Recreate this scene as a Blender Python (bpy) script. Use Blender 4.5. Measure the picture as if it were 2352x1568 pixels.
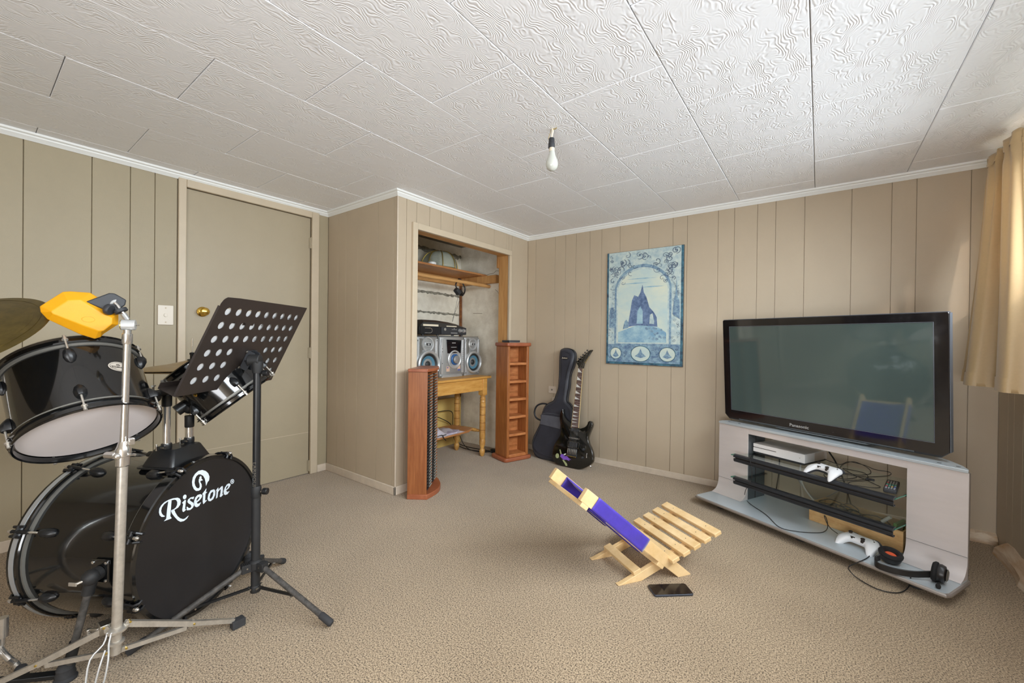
import bpy, bmesh, math, random, json
from mathutils import Vector, Matrix
random.seed(7)
PI = math.pi
for o in list(bpy.data.objects): bpy.data.objects.remove(o)
SC = bpy.context.scene; COL = SC.collection
def V(*a): return Vector(a[0]) if len(a) == 1 else Vector(a)
def s2l(c): return c/12.92 if c <= .04045 else ((c+.055)/1.055)**2.4
def rgb(r, g, b): return (s2l(r/255), s2l(g/255), s2l(b/255), 1)

# ---------------------------------------------------------------- camera
FPX = 947.87
CR, CU, CF = V(.80161482, .59772467, .0117856), V(-.01261349, -.00279971, .99991653), V(-.59770778, .80169656, -.00529511)
CAMP = V(0, 0, 1.0457)
cd = bpy.data.cameras.new('camera'); cam = bpy.data.objects.new('camera', cd); COL.objects.link(cam)
cd.sensor_fit = 'HORIZONTAL'; cd.sensor_width = 36; cd.lens = 36*FPX/2352; cd.clip_start = .02
cam.matrix_world = Matrix(((CR.x, CU.x, -CF.x, CAMP.x), (CR.y, CU.y, -CF.y, CAMP.y), (CR.z, CU.z, -CF.z, CAMP.z), (0, 0, 0, 1)))
SC.camera = cam
def ray(x, y): return CF + CR*((x-1176)/FPX) - CU*((y-784)/FPX)
def at_z(x, y, z): d = ray(x, y); return CAMP + d*((z-CAMP.z)/d.z)
def at_y(x, y, Y): d = ray(x, y); return CAMP + d*(Y/d.y)
def at_x(x, y, X): d = ray(x, y); return CAMP + d*(X/d.x)
def at_d(x, y, t): return CAMP + ray(x, y)*t

# ---------------------------------------------------------------- room dimensions
XL, XC, XR = -3.1145, -2.2574, .758      # left wall, closet wall, window wall
YN, YS, YB = -1.45, 1.7412, 3.2659       # wall behind, nook wall, back wall
H = 2.0257

# ---------------------------------------------------------------- sky, sun, daylight, fill light, exposure
W = bpy.data.worlds.new('sky'); SC.world = W; W.use_nodes = True
bg = W.node_tree.nodes['Background']; bg.inputs[1].default_value = 1.5
_tc = W.node_tree.nodes.new('ShaderNodeTexCoord'); _sx = W.node_tree.nodes.new('ShaderNodeSeparateXYZ'); _rp = W.node_tree.nodes.new('ShaderNodeValToRGB')
W.node_tree.links.new(_tc.outputs['Generated'], _sx.inputs[0]); W.node_tree.links.new(_sx.outputs['Z'], _rp.inputs[0]); W.node_tree.links.new(_rp.outputs[0], bg.inputs[0])
_rp.color_ramp.elements[0].position = 0.0; _rp.color_ramp.elements[0].color = (.10, .11, .08, 1); _rp.color_ramp.elements[1].position = .03; _rp.color_ramp.elements[1].color = (.86, .93, 1, 1)   # overcast sky over a dull garden
def area(name, loc, rot, sx, sy, power, col):
    l = bpy.data.lights.new(name, 'AREA'); l.shape = 'RECTANGLE'; l.size = sx; l.size_y = sy; l.energy = power; l.color = col
    o = bpy.data.objects.new(name, l); COL.objects.link(o); o.location = loc; o.rotation_euler = rot; return o
wl_ = area('window_daylight', (XR+.10, 1.35, 1.58), (0, math.radians(62), 0), .60, 3.3, 78, (.87, .94, 1)); wl_.data.spread = math.radians(136)
area('rear_fill', (.05, YN+.03, 1.0), (math.radians(108), 0, 0), 1.3, 1.5, 68, (.95, .97, 1))  # added fill lamp behind the camera; no window is built there
sl = bpy.data.lights.new('low_sun', 'SUN'); sl.energy = .9; sl.angle = math.radians(2.5); sl.color = (1, .80, .66)
sun = bpy.data.objects.new('low_sun', sl); COL.objects.link(sun)
sun.rotation_euler = V(-.34, .86, -.36).to_track_quat('-Z', 'Y').to_euler()
SC.view_settings.view_transform = 'Standard'; SC.view_settings.look = 'None'; SC.view_settings.gamma = 1
SC.view_settings.use_curve_mapping = False; SC.view_settings.exposure = 0.18
SC.cycles.max_bounces = 10; SC.cycles.diffuse_bounces = 6; SC.cycles.transparent_max_bounces = 12

# ---------------------------------------------------------------- materials
MT = {}
def mat(name, col, rough=.5, metal=0, spec=.5, noise=0, nscale=40, bump=0, bscale=200, coat=0, alpha=1, trans=0, emit=None, stretch=None, col2=None, sheen=0):
    m = bpy.data.materials.new(name); m.use_nodes = True; nt = m.node_tree; b = nt.nodes['Principled BSDF']
    b.inputs['Base Color'].default_value = col; b.inputs['Roughness'].default_value = rough; b.inputs['Metallic'].default_value = metal
    b.inputs['Specular IOR Level'].default_value = spec; b.inputs['Coat Weight'].default_value = coat; b.inputs['Coat Roughness'].default_value = .05
    b.inputs['Transmission Weight'].default_value = trans; b.inputs['Alpha'].default_value = alpha; b.inputs['Sheen Weight'].default_value = sheen
    if noise or bump or col2:
        tc = nt.nodes.new('ShaderNodeTexCoord'); mp = nt.nodes.new('ShaderNodeMapping'); nt.links.new(tc.outputs['Object'], mp.inputs[0])
        if stretch: mp.inputs['Scale'].default_value = stretch
        if noise or col2:
            n = nt.nodes.new('ShaderNodeTexNoise'); n.inputs['Scale'].default_value = nscale; n.inputs['Detail'].default_value = 6; n.inputs['Roughness'].default_value = .65
            nt.links.new(mp.outputs[0], n.inputs['Vector'])
            r = nt.nodes.new('ShaderNodeValToRGB'); c2 = col2 or tuple(max(0, c*(1-noise)) for c in col[:3])+(1,)
            r.color_ramp.elements[0].position = .35; r.color_ramp.elements[1].position = .65
            r.color_ramp.elements[0].color = c2; r.color_ramp.elements[1].color = col
            nt.links.new(n.outputs['Fac'], r.inputs[0]); nt.links.new(r.outputs[0], b.inputs['Base Color'])
        if bump:
            n2 = nt.nodes.new('ShaderNodeTexNoise'); n2.inputs['Scale'].default_value = bscale; n2.inputs['Detail'].default_value = 4
            nt.links.new(mp.outputs[0], n2.inputs['Vector'])
            bp = nt.nodes.new('ShaderNodeBump'); bp.inputs['Strength'].default_value = bump; bp.inputs['Distance'].default_value = .002
            nt.links.new(n2.outputs['Fac'], bp.inputs['Height']); nt.links.new(bp.outputs[0], b.inputs['Normal'])
    if emit: b.inputs['Emission Color'].default_value = emit[:4]; b.inputs['Emission Strength'].default_value = emit[4]
    MT[name] = m; return m
mat('wall_paint', rgb(188, 172, 149), .55, noise=.05, nscale=3, bump=.25, bscale=260)
mat('wall_paint_dim', rgb(168, 156, 130), .5, noise=.05, nscale=3, bump=.25, bscale=260)  # wall paint darkened to carry the left wall's weaker window light
mat('wall_gap', rgb(150, 136, 112), .8)
mat('trim_paint', rgb(203, 188, 164), .4, noise=.06, nscale=8)
mat('base_paint', rgb(216, 202, 184), .4, noise=.12, nscale=14)
mat('cornice_white', rgb(236, 238, 236), .4)
mat('door_paint', rgb(170, 157, 132), .45, noise=.04, nscale=4, bump=.15, bscale=180)
mat('concrete', rgb(242, 236, 220), .9, noise=0, nscale=9, col2=rgb(220, 212, 194), bump=.8, bscale=60)
mat('concrete_dark', rgb(168, 164, 150), .95, nscale=25, col2=rgb(120, 116, 102), bump=.8, bscale=80)
mat('slab_grey', rgb(150, 145, 132), .95, noise=.3, nscale=12)
mat('raw_timber', rgb(204, 156, 98), .6, nscale=6, col2=rgb(174, 122, 68), stretch=(6, 6, .5))
mat('raw_timber_y', rgb(212, 164, 104), .6, nscale=6, col2=rgb(182, 130, 74), stretch=(6, .6, 6))
mat('brass', rgb(214, 178, 88), .18, 1)
mat('steel', rgb(176, 172, 164), .35, 1)
mat('chrome', rgb(228, 226, 222), .16, .9, noise=.1, nscale=60)
mat('chrome_worn', rgb(206, 200, 190), .34, .7, noise=.2, nscale=60)
mat('black_gloss', rgb(14, 15, 16), .12, coat=.7, noise=.2, nscale=12)
mat('black_satin', rgb(26, 27, 29), .35, noise=.25, nscale=20)
mat('black_matte', rgb(34, 34, 35), .6, noise=.25, nscale=30)
mat('black_head', rgb(31, 30, 32), .42, noise=.18, nscale=5)
mat('rubber', rgb(52, 52, 54), .8, noise=.3, nscale=40)
mat('dusty_black', rgb(50, 48, 46), .6, nscale=60, col2=rgb(84, 80, 76))
mat('desk_brown', rgb(50, 43, 40), .45, noise=.12, nscale=20)
mat('drum_white', rgb(206, 200, 200), .55, noise=.03, nscale=3)
mat('print_white', rgb(222, 232, 240), .5)
mat('badge', rgb(205, 196, 184), .45)
mat('ink', rgb(48, 40, 34), .6)
mat('silver_strip', rgb(190, 194, 198), .35, .6)
mat('paper', rgb(232, 234, 236), .7)
mat('cymbal_dark', rgb(122, 106, 56), .34, .85, noise=.3, nscale=30, stretch=(1, 1, 8))
mat('cymbal', rgb(176, 150, 104), .34, .8, noise=.2, nscale=20)
mat('yellow_plastic', rgb(224, 158, 12), .42, noise=.05, nscale=30, bump=.1, bscale=500)
mat('yellow_dark', rgb(196, 132, 8), .5)
mat('rack_wood', rgb(160, 98, 56), .35, nscale=5, col2=rgb(132, 74, 38), stretch=(14, 14, .8))
mat('rack_red', rgb(168, 100, 68), .35, nscale=8, col2=rgb(146, 80, 50))
mat('orange_wood', rgb(176, 112, 60), .4, nscale=5, col2=rgb(142, 82, 40), stretch=(14, 14, 1))
mat('orange_wood_light', rgb(196, 130, 78), .42, nscale=5, col2=rgb(170, 102, 56), stretch=(3, 3, 8))
mat('rib_black', rgb(40, 42, 44), .4)
mat('rib_grey', rgb(146, 143, 134), .5)
mat('table_wood', rgb(212, 162, 88), .45, nscale=7, col2=rgb(190, 136, 62), stretch=(6, 1, 6))
mat('leg_wood', rgb(208, 160, 88), .4, nscale=14, col2=rgb(172, 122, 60))
mat('shelf_wood', rgb(190, 134, 84), .4, nscale=7, col2=rgb(166, 108, 62), stretch=(6, 1, 6))
mat('yellow_board', rgb(222, 190, 112), .6, noise=.1, nscale=4)
mat('silver', rgb(172, 173, 172), .38, .55, noise=.05, nscale=10)
mat('silver_light', rgb(200, 202, 202), .35, .5)
mat('silver_dark', rgb(120, 118, 112), .5, .3)
mat('stereo_side', rgb(98, 88, 78), .6)
mat('display', rgb(20, 22, 26), .1)
mat('blue_plastic', rgb(40, 92, 150), .35)
mat('cone_blue', rgb(82, 128, 150), .4)
mat('cone_dark', rgb(38, 40, 40), .5)
mat('sticker_peach', rgb(216, 180, 156), .6)
mat('sticker_blue', rgb(86, 96, 160), .6)
mat('smoked', rgb(52, 50, 48), .25, alpha=1)
mat('plastic_film', rgb(214, 208, 216), .3, alpha=.75, bump=1, bscale=30)
mat('book_page', rgb(200, 192, 206), .6, nscale=22, col2=rgb(150, 138, 160))
mat('shade_glass', rgb(196, 200, 184), .35, alpha=.5)
mat('gold', rgb(196, 168, 84), .3, .8)
mat('white_plastic', rgb(226, 226, 224), .4)
mat('ivory', rgb(226, 214, 190), .4)
mat('switch_white', rgb(224, 214, 198), .35)
mat('bag_nylon', rgb(46, 48, 58), .5, noise=.35, nscale=9, bump=.6, bscale=22, sheen=.2)
mat('bag_nylon_light', rgb(88, 90, 98), .45, noise=.2, nscale=16, bump=.4, bscale=40)
mat('bag_piping', rgb(24, 25, 30), .5)
mat('guitar_black', rgb(16, 17, 15), .12, coat=.6, noise=.3, nscale=40)
mat('fretboard', rgb(104, 74, 66), .5, nscale=30, col2=rgb(74, 50, 44), stretch=(1, 1, .2))
mat('binding', rgb(206, 182, 132), .5)
mat('pearl', rgb(226, 226, 222), .3)
mat('sticker_green', rgb(160, 166, 120), .6)
mat('sticker_purple', rgb(128, 86, 190), .6)
mat('pine', rgb(232, 202, 154), .5, nscale=5, col2=rgb(214, 178, 124), stretch=(2, 2, 2))
mat('pine_edge', rgb(190, 146, 92), .6, noise=.1, nscale=30)
mat('purple_cloth', rgb(68, 48, 172), .55, noise=.25, nscale=14, bump=.5, bscale=30, sheen=.3)
mat('purple_cloth_dark', rgb(48, 34, 132), .6, noise=.2, nscale=14)
mat('phone_glass', rgb(28, 26, 28), .06)
mat('phone_body', rgb(70, 74, 84), .35, .5)
mat('tv_black', rgb(22, 20, 22), .1, coat=.6)
mat('tv_screen', rgb(76, 90, 88), .045, spec=.9)
mat('tv_edge', rgb(120, 128, 140), .35, .5)
mat('metal_silver', rgb(214, 207, 205), .38, .2, noise=.04, nscale=6, stretch=(1, 1, 6))
mat('metal_plate', rgb(194, 204, 210), .36, .3, noise=.06, nscale=6)
mat('metal_edge', rgb(160, 152, 146), .4, .5)
mat('metal_slate', rgb(92, 98, 102), .4, .4)
mat('rail_dark', rgb(44, 46, 50), .32, .3)
mat('console_white', rgb(228, 228, 228), .4)
mat('console_side', rgb(196, 186, 176), .5)
mat('pad_white', rgb(232, 233, 235), .35)
mat('pad_grey', rgb(62, 63, 68), .5)
mat('cable_black', rgb(24, 24, 25), .45)
mat('cable_grey', rgb(150, 150, 148), .5)
mat('box_ply', rgb(214, 176, 122), .6, nscale=7, col2=rgb(190, 146, 92), stretch=(2, 2, 6))
mat('headset_black', rgb(30, 28, 28), .35)
mat('headset_foam', rgb(22, 21, 22), .85)
mat('orange_foam', rgb(222, 92, 50), .7)
mat('btn_red', rgb(200, 60, 50), .5); mat('btn_green', rgb(30, 150, 110), .5); mat('btn_yellow', rgb(220, 180, 60), .5); mat('btn_blue', rgb(50, 90, 170), .5)
mat('btn_grey', rgb(150, 150, 154), .5); mat('game_green', rgb(46, 120, 40), .4)
mat('rough_wood', rgb(222, 206, 184), .8, nscale=9, col2=rgb(186, 150, 112), bump=1, bscale=40, stretch=(1, .4, 3))
mat('bulb_glass', rgb(196, 198, 190), .25, coat=.3)
mat('bake', rgb(46, 48, 52), .5)
mat('window_white', rgb(235, 235, 232), .4)
mat('poster_pale', rgb(204, 216, 208), .6, nscale=26, col2=rgb(160, 184, 192))
mat('poster_cream', rgb(216, 220, 200), .6, nscale=4, col2=rgb(180, 204, 206), stretch=(.6, 1, 2.5))
mat('poster_blue', rgb(116, 138, 172), .6, nscale=30, col2=rgb(66, 88, 124))
mat('poster_mid', rgb(148, 178, 192), .6, nscale=40, col2=rgb(84, 112, 146))
mat('poster_teal', rgb(70, 120, 140), .6, nscale=26, col2=rgb(30, 54, 74))
mat('poster_mound', rgb(172, 202, 208), .6, nscale=14, col2=rgb(120, 160, 188))
mat('poster_line', rgb(88, 104, 128), .6)
mat('poster_edge', rgb(104, 90, 74), .7)
mat('pipe_rust', rgb(150, 96, 48), .8, nscale=20, col2=rgb(104, 60, 30))
def curtain_mat():
    m = mat('curtain_satin', rgb(204, 176, 132), .42, noise=.05, nscale=90, sheen=.4); nt = m.node_tree; b = nt.nodes['Principled BSDF']
    tr = nt.nodes.new('ShaderNodeBsdfTranslucent'); tr.inputs[0].default_value = rgb(220, 196, 150)
    mx = nt.nodes.new('ShaderNodeMixShader'); mx.inputs[0].default_value = .13; out = nt.nodes['Material Output']
    nt.links.new(b.outputs[0], mx.inputs[1]); nt.links.new(tr.outputs[0], mx.inputs[2]); nt.links.new(mx.outputs[0], out.inputs[0])
curtain_mat()
def glass_mat(name, tint, fac=.14, ior=1.45):
    m = bpy.data.materials.new(name); m.use_nodes = True; nt = m.node_tree; nt.nodes.remove(nt.nodes['Principled BSDF']); out = nt.nodes['Material Output']
    t = nt.nodes.new('ShaderNodeBsdfTransparent'); t.inputs[0].default_value = tint
    g = nt.nodes.new('ShaderNodeBsdfGlossy'); g.inputs['Roughness'].default_value = .02; g.inputs[0].default_value = (.9, .95, .95, 1)
    lw = nt.nodes.new('ShaderNodeLayerWeight'); lw.inputs[0].default_value = .5
    pwr = nt.nodes.new('ShaderNodeMath'); pwr.operation = 'POWER'; pwr.inputs[1].default_value = 4; nt.links.new(lw.outputs['Facing'], pwr.inputs[0])
    fr = nt.nodes.new('ShaderNodeMath'); fr.operation = 'MULTIPLY_ADD'; fr.inputs[1].default_value = .45; fr.inputs[2].default_value = .035; nt.links.new(pwr.outputs[0], fr.inputs[0])
    mx = nt.nodes.new('ShaderNodeMixShader'); nt.links.new(fr.outputs[0], mx.inputs[0]); nt.links.new(t.outputs[0], mx.inputs[1]); nt.links.new(g.outputs[0], mx.inputs[2]); nt.links.new(mx.outputs[0], out.inputs[0])
    MT[name] = m
glass_mat('shelf_glass', (.93, .965, .95, 1)); glass_mat('window_glass', (.97, .98, .98, 1))
mat('glass_edge', rgb(40, 120, 96), .2)
def carpet_mat():
    m = bpy.data.materials.new('carpet_pile'); m.use_nodes = True; nt = m.node_tree; b = nt.nodes['Principled BSDF']; L = nt.links.new
    tc = nt.nodes.new('ShaderNodeTexCoord')
    n1 = nt.nodes.new('ShaderNodeTexNoise'); n1.inputs['Scale'].default_value = 210; n1.inputs['Detail'].default_value = 3; n1.inputs['Roughness'].default_value = .7
    n2 = nt.nodes.new('ShaderNodeTexNoise'); n2.inputs['Scale'].default_value = 2.2; n2.inputs['Detail'].default_value = 3
    L(tc.outputs['Object'], n1.inputs[0]); L(tc.outputs['Object'], n2.inputs[0])
    r = nt.nodes.new('ShaderNodeValToRGB'); e = r.color_ramp.elements
    e[0].position = .395; e[0].color = rgb(74, 60, 46); e[1].position = .585; e[1].color = rgb(198, 176, 146)
    x = e.new(.46); x.color = rgb(150, 130, 104)
    L(n1.outputs['Fac'], r.inputs[0])
    r2 = nt.nodes.new('ShaderNodeValToRGB'); r2.color_ramp.elements[0].position = .3; r2.color_ramp.elements[1].position = .7
    r2.color_ramp.elements[0].color = (.84, .83, .82, 1); r2.color_ramp.elements[1].color = (1, 1, 1, 1); L(n2.outputs['Fac'], r2.inputs[0])
    mx = nt.nodes.new('ShaderNodeMix'); mx.data_type = 'RGBA'; mx.blend_type = 'MULTIPLY'; mx.inputs['Factor'].default_value = 1
    L(r.outputs[0], mx.inputs['A']); L(r2.outputs[0], mx.inputs['B']); L(mx.outputs['Result'], b.inputs['Base Color'])
    bp = nt.nodes.new('ShaderNodeBump'); bp.inputs['Strength'].default_value = .7; bp.inputs['Distance'].default_value = .0035
    L(n1.outputs['Fac'], bp.inputs['Height']); L(bp.outputs[0], b.inputs['Normal'])
    b.inputs['Roughness'].default_value = .95; b.inputs['Specular IOR Level'].default_value = .1; b.inputs['Sheen Weight'].default_value = .25
    MT['carpet_pile'] = m
carpet_mat()
def swirl_mat():
    m = bpy.data.materials.new('swirl_tile'); m.use_nodes = True; nt = m.node_tree; b = nt.nodes['Principled BSDF']; L = nt.links.new; N = nt.nodes.new
    geo = N('ShaderNodeNewGeometry'); mp = N('ShaderNodeMapping'); mp.inputs['Scale'].default_value = (1, .62, 1); L(geo.outputs['Position'], mp.inputs[0])
    def noise(s, d, r=.5):
        n = N('ShaderNodeTexNoise'); n.inputs['Scale'].default_value = s; n.inputs['Detail'].default_value = d; n.inputs['Roughness'].default_value = r; L(mp.outputs[0], n.inputs[0]); return n.outputs['Fac']
    sx = N('ShaderNodeSeparateXYZ'); L(geo.outputs['Position'], sx.inputs[0])
    def madd(x, k, add=None):
        q = N('ShaderNodeMath'); q.operation = 'MULTIPLY_ADD'; L(x, q.inputs[0]); q.inputs[1].default_value = k
        if add is not None: L(add, q.inputs[2])
        else: q.inputs[2].default_value = 0
        return q.outputs[0]
    ph = madd(noise(15, 1.4), 92, madd(sx.outputs['X'], 480)); ph = madd(noise(40, 1), 9, ph)
    si = N('ShaderNodeMath'); si.operation = 'SINE'; L(ph, si.inputs[0])
    ra = N('ShaderNodeValToRGB'); ra.color_ramp.elements[0].position = .40; ra.color_ramp.elements[1].position = .58; ra.color_ramp.elements[0].color = (.12, .12, .12, 1)
    L(noise(19, 2), ra.inputs[0])
    mm = N('ShaderNodeMath'); mm.operation = 'MULTIPLY'; L(si.outputs[0], mm.inputs[0]); L(ra.outputs[0], mm.inputs[1])
    bp = N('ShaderNodeBump'); bp.inputs['Strength'].default_value = .5; bp.inputs['Distance'].default_value = .0011; L(mm.outputs[0], bp.inputs['Height']); L(bp.outputs[0], b.inputs['Normal'])
    b.inputs['Base Color'].default_value = rgb(243, 245, 249); b.inputs['Roughness'].default_value = .5
    MT['swirl_tile'] = m
swirl_mat()

def paper_mat():
    nt = MT['paper'].node_tree; b = nt.nodes['Principled BSDF']; tr = nt.nodes.new('ShaderNodeBsdfTranslucent'); tr.inputs[0].default_value = (.9, .92, .95, 1)
    mx = nt.nodes.new('ShaderNodeMixShader'); mx.inputs[0].default_value = .45; out = nt.nodes['Material Output']
    nt.links.new(b.outputs[0], mx.inputs[1]); nt.links.new(tr.outputs[0], mx.inputs[2]); nt.links.new(mx.outputs[0], out.inputs[0])
paper_mat()

# ---------------------------------------------------------------- mesh building helpers
class MB:
    def __init__(s): s.v = []; s.f = []
    def add(s, vs, fs):
        n = len(s.v); s.v += [tuple(v) for v in vs]; s.f += [tuple(i+n for i in f) for f in fs]; return s
    def box(s, a, b, M=None):
        x0, y0, z0 = a; x1, y1, z1 = b
        vs = [V(x, y, z) for x in (x0, x1) for y in (y0, y1) for z in (z0, z1)]
        if M: vs = [M @ v for v in vs]
        return s.add(vs, [(0, 1, 3, 2), (4, 6, 7, 5), (0, 4, 5, 1), (2, 3, 7, 6), (0, 2, 6, 4), (1, 5, 7, 3)])
    def cyl(s, p, q, r, r2=None, n=16, caps=True):
        return s.tube([p, q], r, n, radii=[r, r if r2 is None else r2], caps=caps)
    def tube(s, pts, r, n=8, radii=None, caps=True, closed=False, smooth=0):
        P = [V(p) for p in pts]
        if smooth: P = catmull(P, smooth, closed)
        if radii and len(radii) != len(P): radii = [radii[0]+(radii[-1]-radii[0])*i/(len(P)-1) for i in range(len(P))]
        m = len(P); T = []
        for i in range(m):
            a = P[(i-1) % m] if (closed or i > 0) else P[i]; b = P[(i+1) % m] if (closed or i < m-1) else P[i]
            t = (b-a); T.append(t.normalized() if t.length > 1e-9 else V(0, 0, 1))
        u = T[0].orthogonal().normalized(); vs = []; fs = []
        for i in range(m):
            u = (u - T[i]*u.dot(T[i])); u = u.normalized() if u.length > 1e-6 else T[i].orthogonal().normalized(); w = T[i].cross(u)
            rr = radii[i] if radii else r
            for k in range(n): a = 2*PI*k/n; vs.append(P[i]+(u*math.cos(a)+w*math.sin(a))*rr)
        for i in range(m if closed else m-1):
            for k in range(n): a = i*n; b = ((i+1) % m)*n; fs.append((a+k, a+(k+1) % n, b+(k+1) % n, b+k))
        if caps and not closed: fs.append(tuple(reversed(range(n)))); fs.append(tuple((m-1)*n+k for k in range(n)))
        return s.add(vs, fs)
    def lathe(s, prof, o=(0, 0, 0), ax=(0, 0, 1), n=24, cap0=True, cap1=True):
        o = V(o); ax = V(ax).normalized(); u = ax.orthogonal().normalized(); w = ax.cross(u); vs = []; fs = []
        if abs(ax.z) > .999: u, w = V(1, 0, 0), V(0, 1, 0)*(1 if ax.z > 0 else -1)
        for r, z in prof:
            for k in range(n): a = 2*PI*k/n; vs.append(o+ax*z+(u*math.cos(a)+w*math.sin(a))*max(r, 1e-5))
        for i in range(len(prof)-1):
            for k in range(n): a = i*n; b = a+n; fs.append((a+k, a+(k+1) % n, b+(k+1) % n, b+k))
        if cap0: fs.append(tuple(reversed(range(n))))
        if cap1: fs.append(tuple((len(prof)-1)*n+k for k in range(n)))
        return s.add(vs, fs)
    def ring(s, ri, ro, z0, z1, o=(0, 0, 0), ax=(0, 0, 1), n=48):
        prof = [(ri, z0), (ro, z0), (ro, z1), (ri, z1), (ri, z0)]
        return s.lathe(prof, o, ax, n, False, False)
    def prism(s, poly, o, u, v, t0, t1):
        o, u, v = V(o), V(u), V(v); w = u.cross(v); n = len(poly)
        vs = [o+u*a+v*b+w*t0 for a, b in poly]+[o+u*a+v*b+w*t1 for a, b in poly]
        fs = [tuple(reversed(range(n))), tuple(range(n, 2*n))]+[(i, (i+1) % n, n+(i+1) % n, n+i) for i in range(n)]
        return s.add(vs, fs)
    def loft(s, rings, cap=True):
        n = len(rings[0]); vs = [p for r in rings for p in r]; fs = []
        for i in range(len(rings)-1):
            for k in range(n): a = i*n; b = a+n; fs.append((a+k, a+(k+1) % n, b+(k+1) % n, b+k))
        if cap: fs.append(tuple(reversed(range(n)))); fs.append(tuple((len(rings)-1)*n+k for k in range(n)))
        return s.add(vs, fs)
    def grid(s, fn, nu, nv):
        vs = [fn(i/nu, j/nv) for i in range(nu+1) for j in range(nv+1)]
        return s.add(vs, [(i*(nv+1)+j, (i+1)*(nv+1)+j, (i+1)*(nv+1)+j+1, i*(nv+1)+j+1) for i in range(nu) for j in range(nv)])
    def ball(s, c, r, n=12, sc=(1, 1, 1)):
        c = V(c); prof = [(r*math.sin(PI*i/n), -r*math.cos(PI*i/n)) for i in range(n+1)]; k0 = len(s.v)
        s.lathe(prof, (0, 0, 0), (0, 0, 1), n*2)
        for i in range(k0, len(s.v)): p = s.v[i]; s.v[i] = (c.x+p[0]*sc[0], c.y+p[1]*sc[1], c.z+p[2]*sc[2])
        return s
    def mesh(s, name, smooth=.6):
        me = bpy.data.meshes.new(name); me.from_pydata(s.v, [], s.f); me.validate()
        bm = bmesh.new(); bm.from_mesh(me); bmesh.ops.recalc_face_normals(bm, faces=bm.faces); bm.to_mesh(me); bm.free()
        if smooth:
            me.shade_smooth(); me.set_sharp_from_angle(angle=smooth)
        return me
def catmull(P, k, closed=False):
    out = []; m = len(P)
    for i in range(m if closed else m-1):
        p0 = P[(i-1) % m] if (closed or i > 0) else P[0]; p1 = P[i]; p2 = P[(i+1) % m]; p3 = P[(i+2) % m] if (closed or i < m-2) else P[-1]
        for j in range(k):
            t = j/k; out.append(.5*((2*p1)+(p2-p0)*t+(2*p0-5*p1+4*p2-p3)*t*t+(3*p1-p0-3*p2+p3)*t**3))
    if not closed: out.append(P[-1])
    return out
def smooth2(poly, k=4):
    return [(p.x, p.y) for p in catmull([V(a, b, 0) for a, b in poly], k, True)]
def rrect(x0, y0, x1, y1, r, n=5):
    out = []
    for cx, cy, a0 in ((x1-r, y1-r, 0), (x0+r, y1-r, PI/2), (x0+r, y0+r, PI), (x1-r, y0+r, 1.5*PI)):
        for i in range(n+1): a = a0+PI/2*i/n; out.append((cx+r*math.cos(a), cy+r*math.sin(a)))
    return out
def ellipse(cx, cy, a, b, n=28, rot=0):
    c, s = math.cos(rot), math.sin(rot)
    return [(cx+a*math.cos(t)*c-b*math.sin(t)*s, cy+a*math.cos(t)*s+b*math.sin(t)*c) for t in [2*PI*i/n for i in range(n)]]
def obj(name, mb, m, parent=None, bevel=0, seg=2, label=None, cat=None, group=None, kind=None, smooth=.6):
    me = mb if isinstance(mb, bpy.types.Mesh) else mb.mesh(name, smooth)
    if not me.materials: me.materials.append(MT[m])
    o = bpy.data.objects.new(name, me); COL.objects.link(o); o.parent = parent
    if bevel:
        b = o.modifiers.new('bevel', 'BEVEL'); b.width = bevel; b.segments = seg; b.limit_method = 'ANGLE'; b.angle_limit = .6; b.harden_normals = False
    tag(o, label, cat, group, kind); return o
def tag(o, label=None, cat=None, group=None, kind=None):
    if label: o['label'] = label
    if cat: o['category'] = cat
    if group: o['group'] = group
    if kind: o['kind'] = kind
def thing(name, label, cat, M=None, group=None):
    o = bpy.data.objects.new(name, None); COL.objects.link(o); o.empty_display_size = .05
    if M is not None: o.matrix_world = M if isinstance(M, Matrix) else Matrix.Translation(V(M))
    tag(o, label, cat, group); return o
def frame(o, x, y=None, z=None):
    o = V(o); x = V(x).normalized()
    if z is not None: y = V(z).cross(x).normalized(); z = x.cross(y)
    else: y = V(y); y = (y-x*y.dot(x)).normalized(); z = x.cross(y)
    return Matrix(((x.x, y.x, z.x, o.x), (x.y, y.y, z.y, o.y), (x.z, y.z, z.z, o.z), (0, 0, 0, 1)))
def text_mesh(txt, size, ext=.0003, shear=0, sx=1, bold=0, align='CENTER'):
    c = bpy.data.curves.new('lettering', 'FONT'); c.body = txt; c.size = size; c.extrude = ext; c.shear = shear; c.align_x = align; c.align_y = 'CENTER'; c.offset = bold; c.resolution_u = 2
    o = bpy.data.objects.new('lettering', c); COL.objects.link(o); dg = bpy.context.evaluated_depsgraph_get(); dg.update()
    me = bpy.data.meshes.new_from_object(o.evaluated_get(dg)); bpy.data.objects.remove(o); bpy.data.curves.remove(c)
    for v in me.vertices: v.co.x *= sx
    me.materials.clear(); return me
def text(name, txt, size, m, parent, o, u, v, **k):
    me = text_mesh(txt, size, **k); me.materials.append(MT[m]); ob = bpy.data.objects.new(name, me); COL.objects.link(ob); ob.parent = parent
    ob.matrix_local = frame(o, u, v); return ob

# ================================================================ THE ROOM
Q = {'kind': 'structure'}
floor = obj('floor', MB().box((XL-.2, YN-.1, -.08), (XR+.15, YB+.12, 0)), 'carpet_pile', kind='structure')
tag(floor, 'beige and brown speckled cut-pile carpet covering the whole floor')
ceiling = obj('ceiling', MB().box((XL-.2, YN-.1, H+.012), (XR+.15, YB+.12, H+.10)), 'wall_gap', kind='structure')
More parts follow.
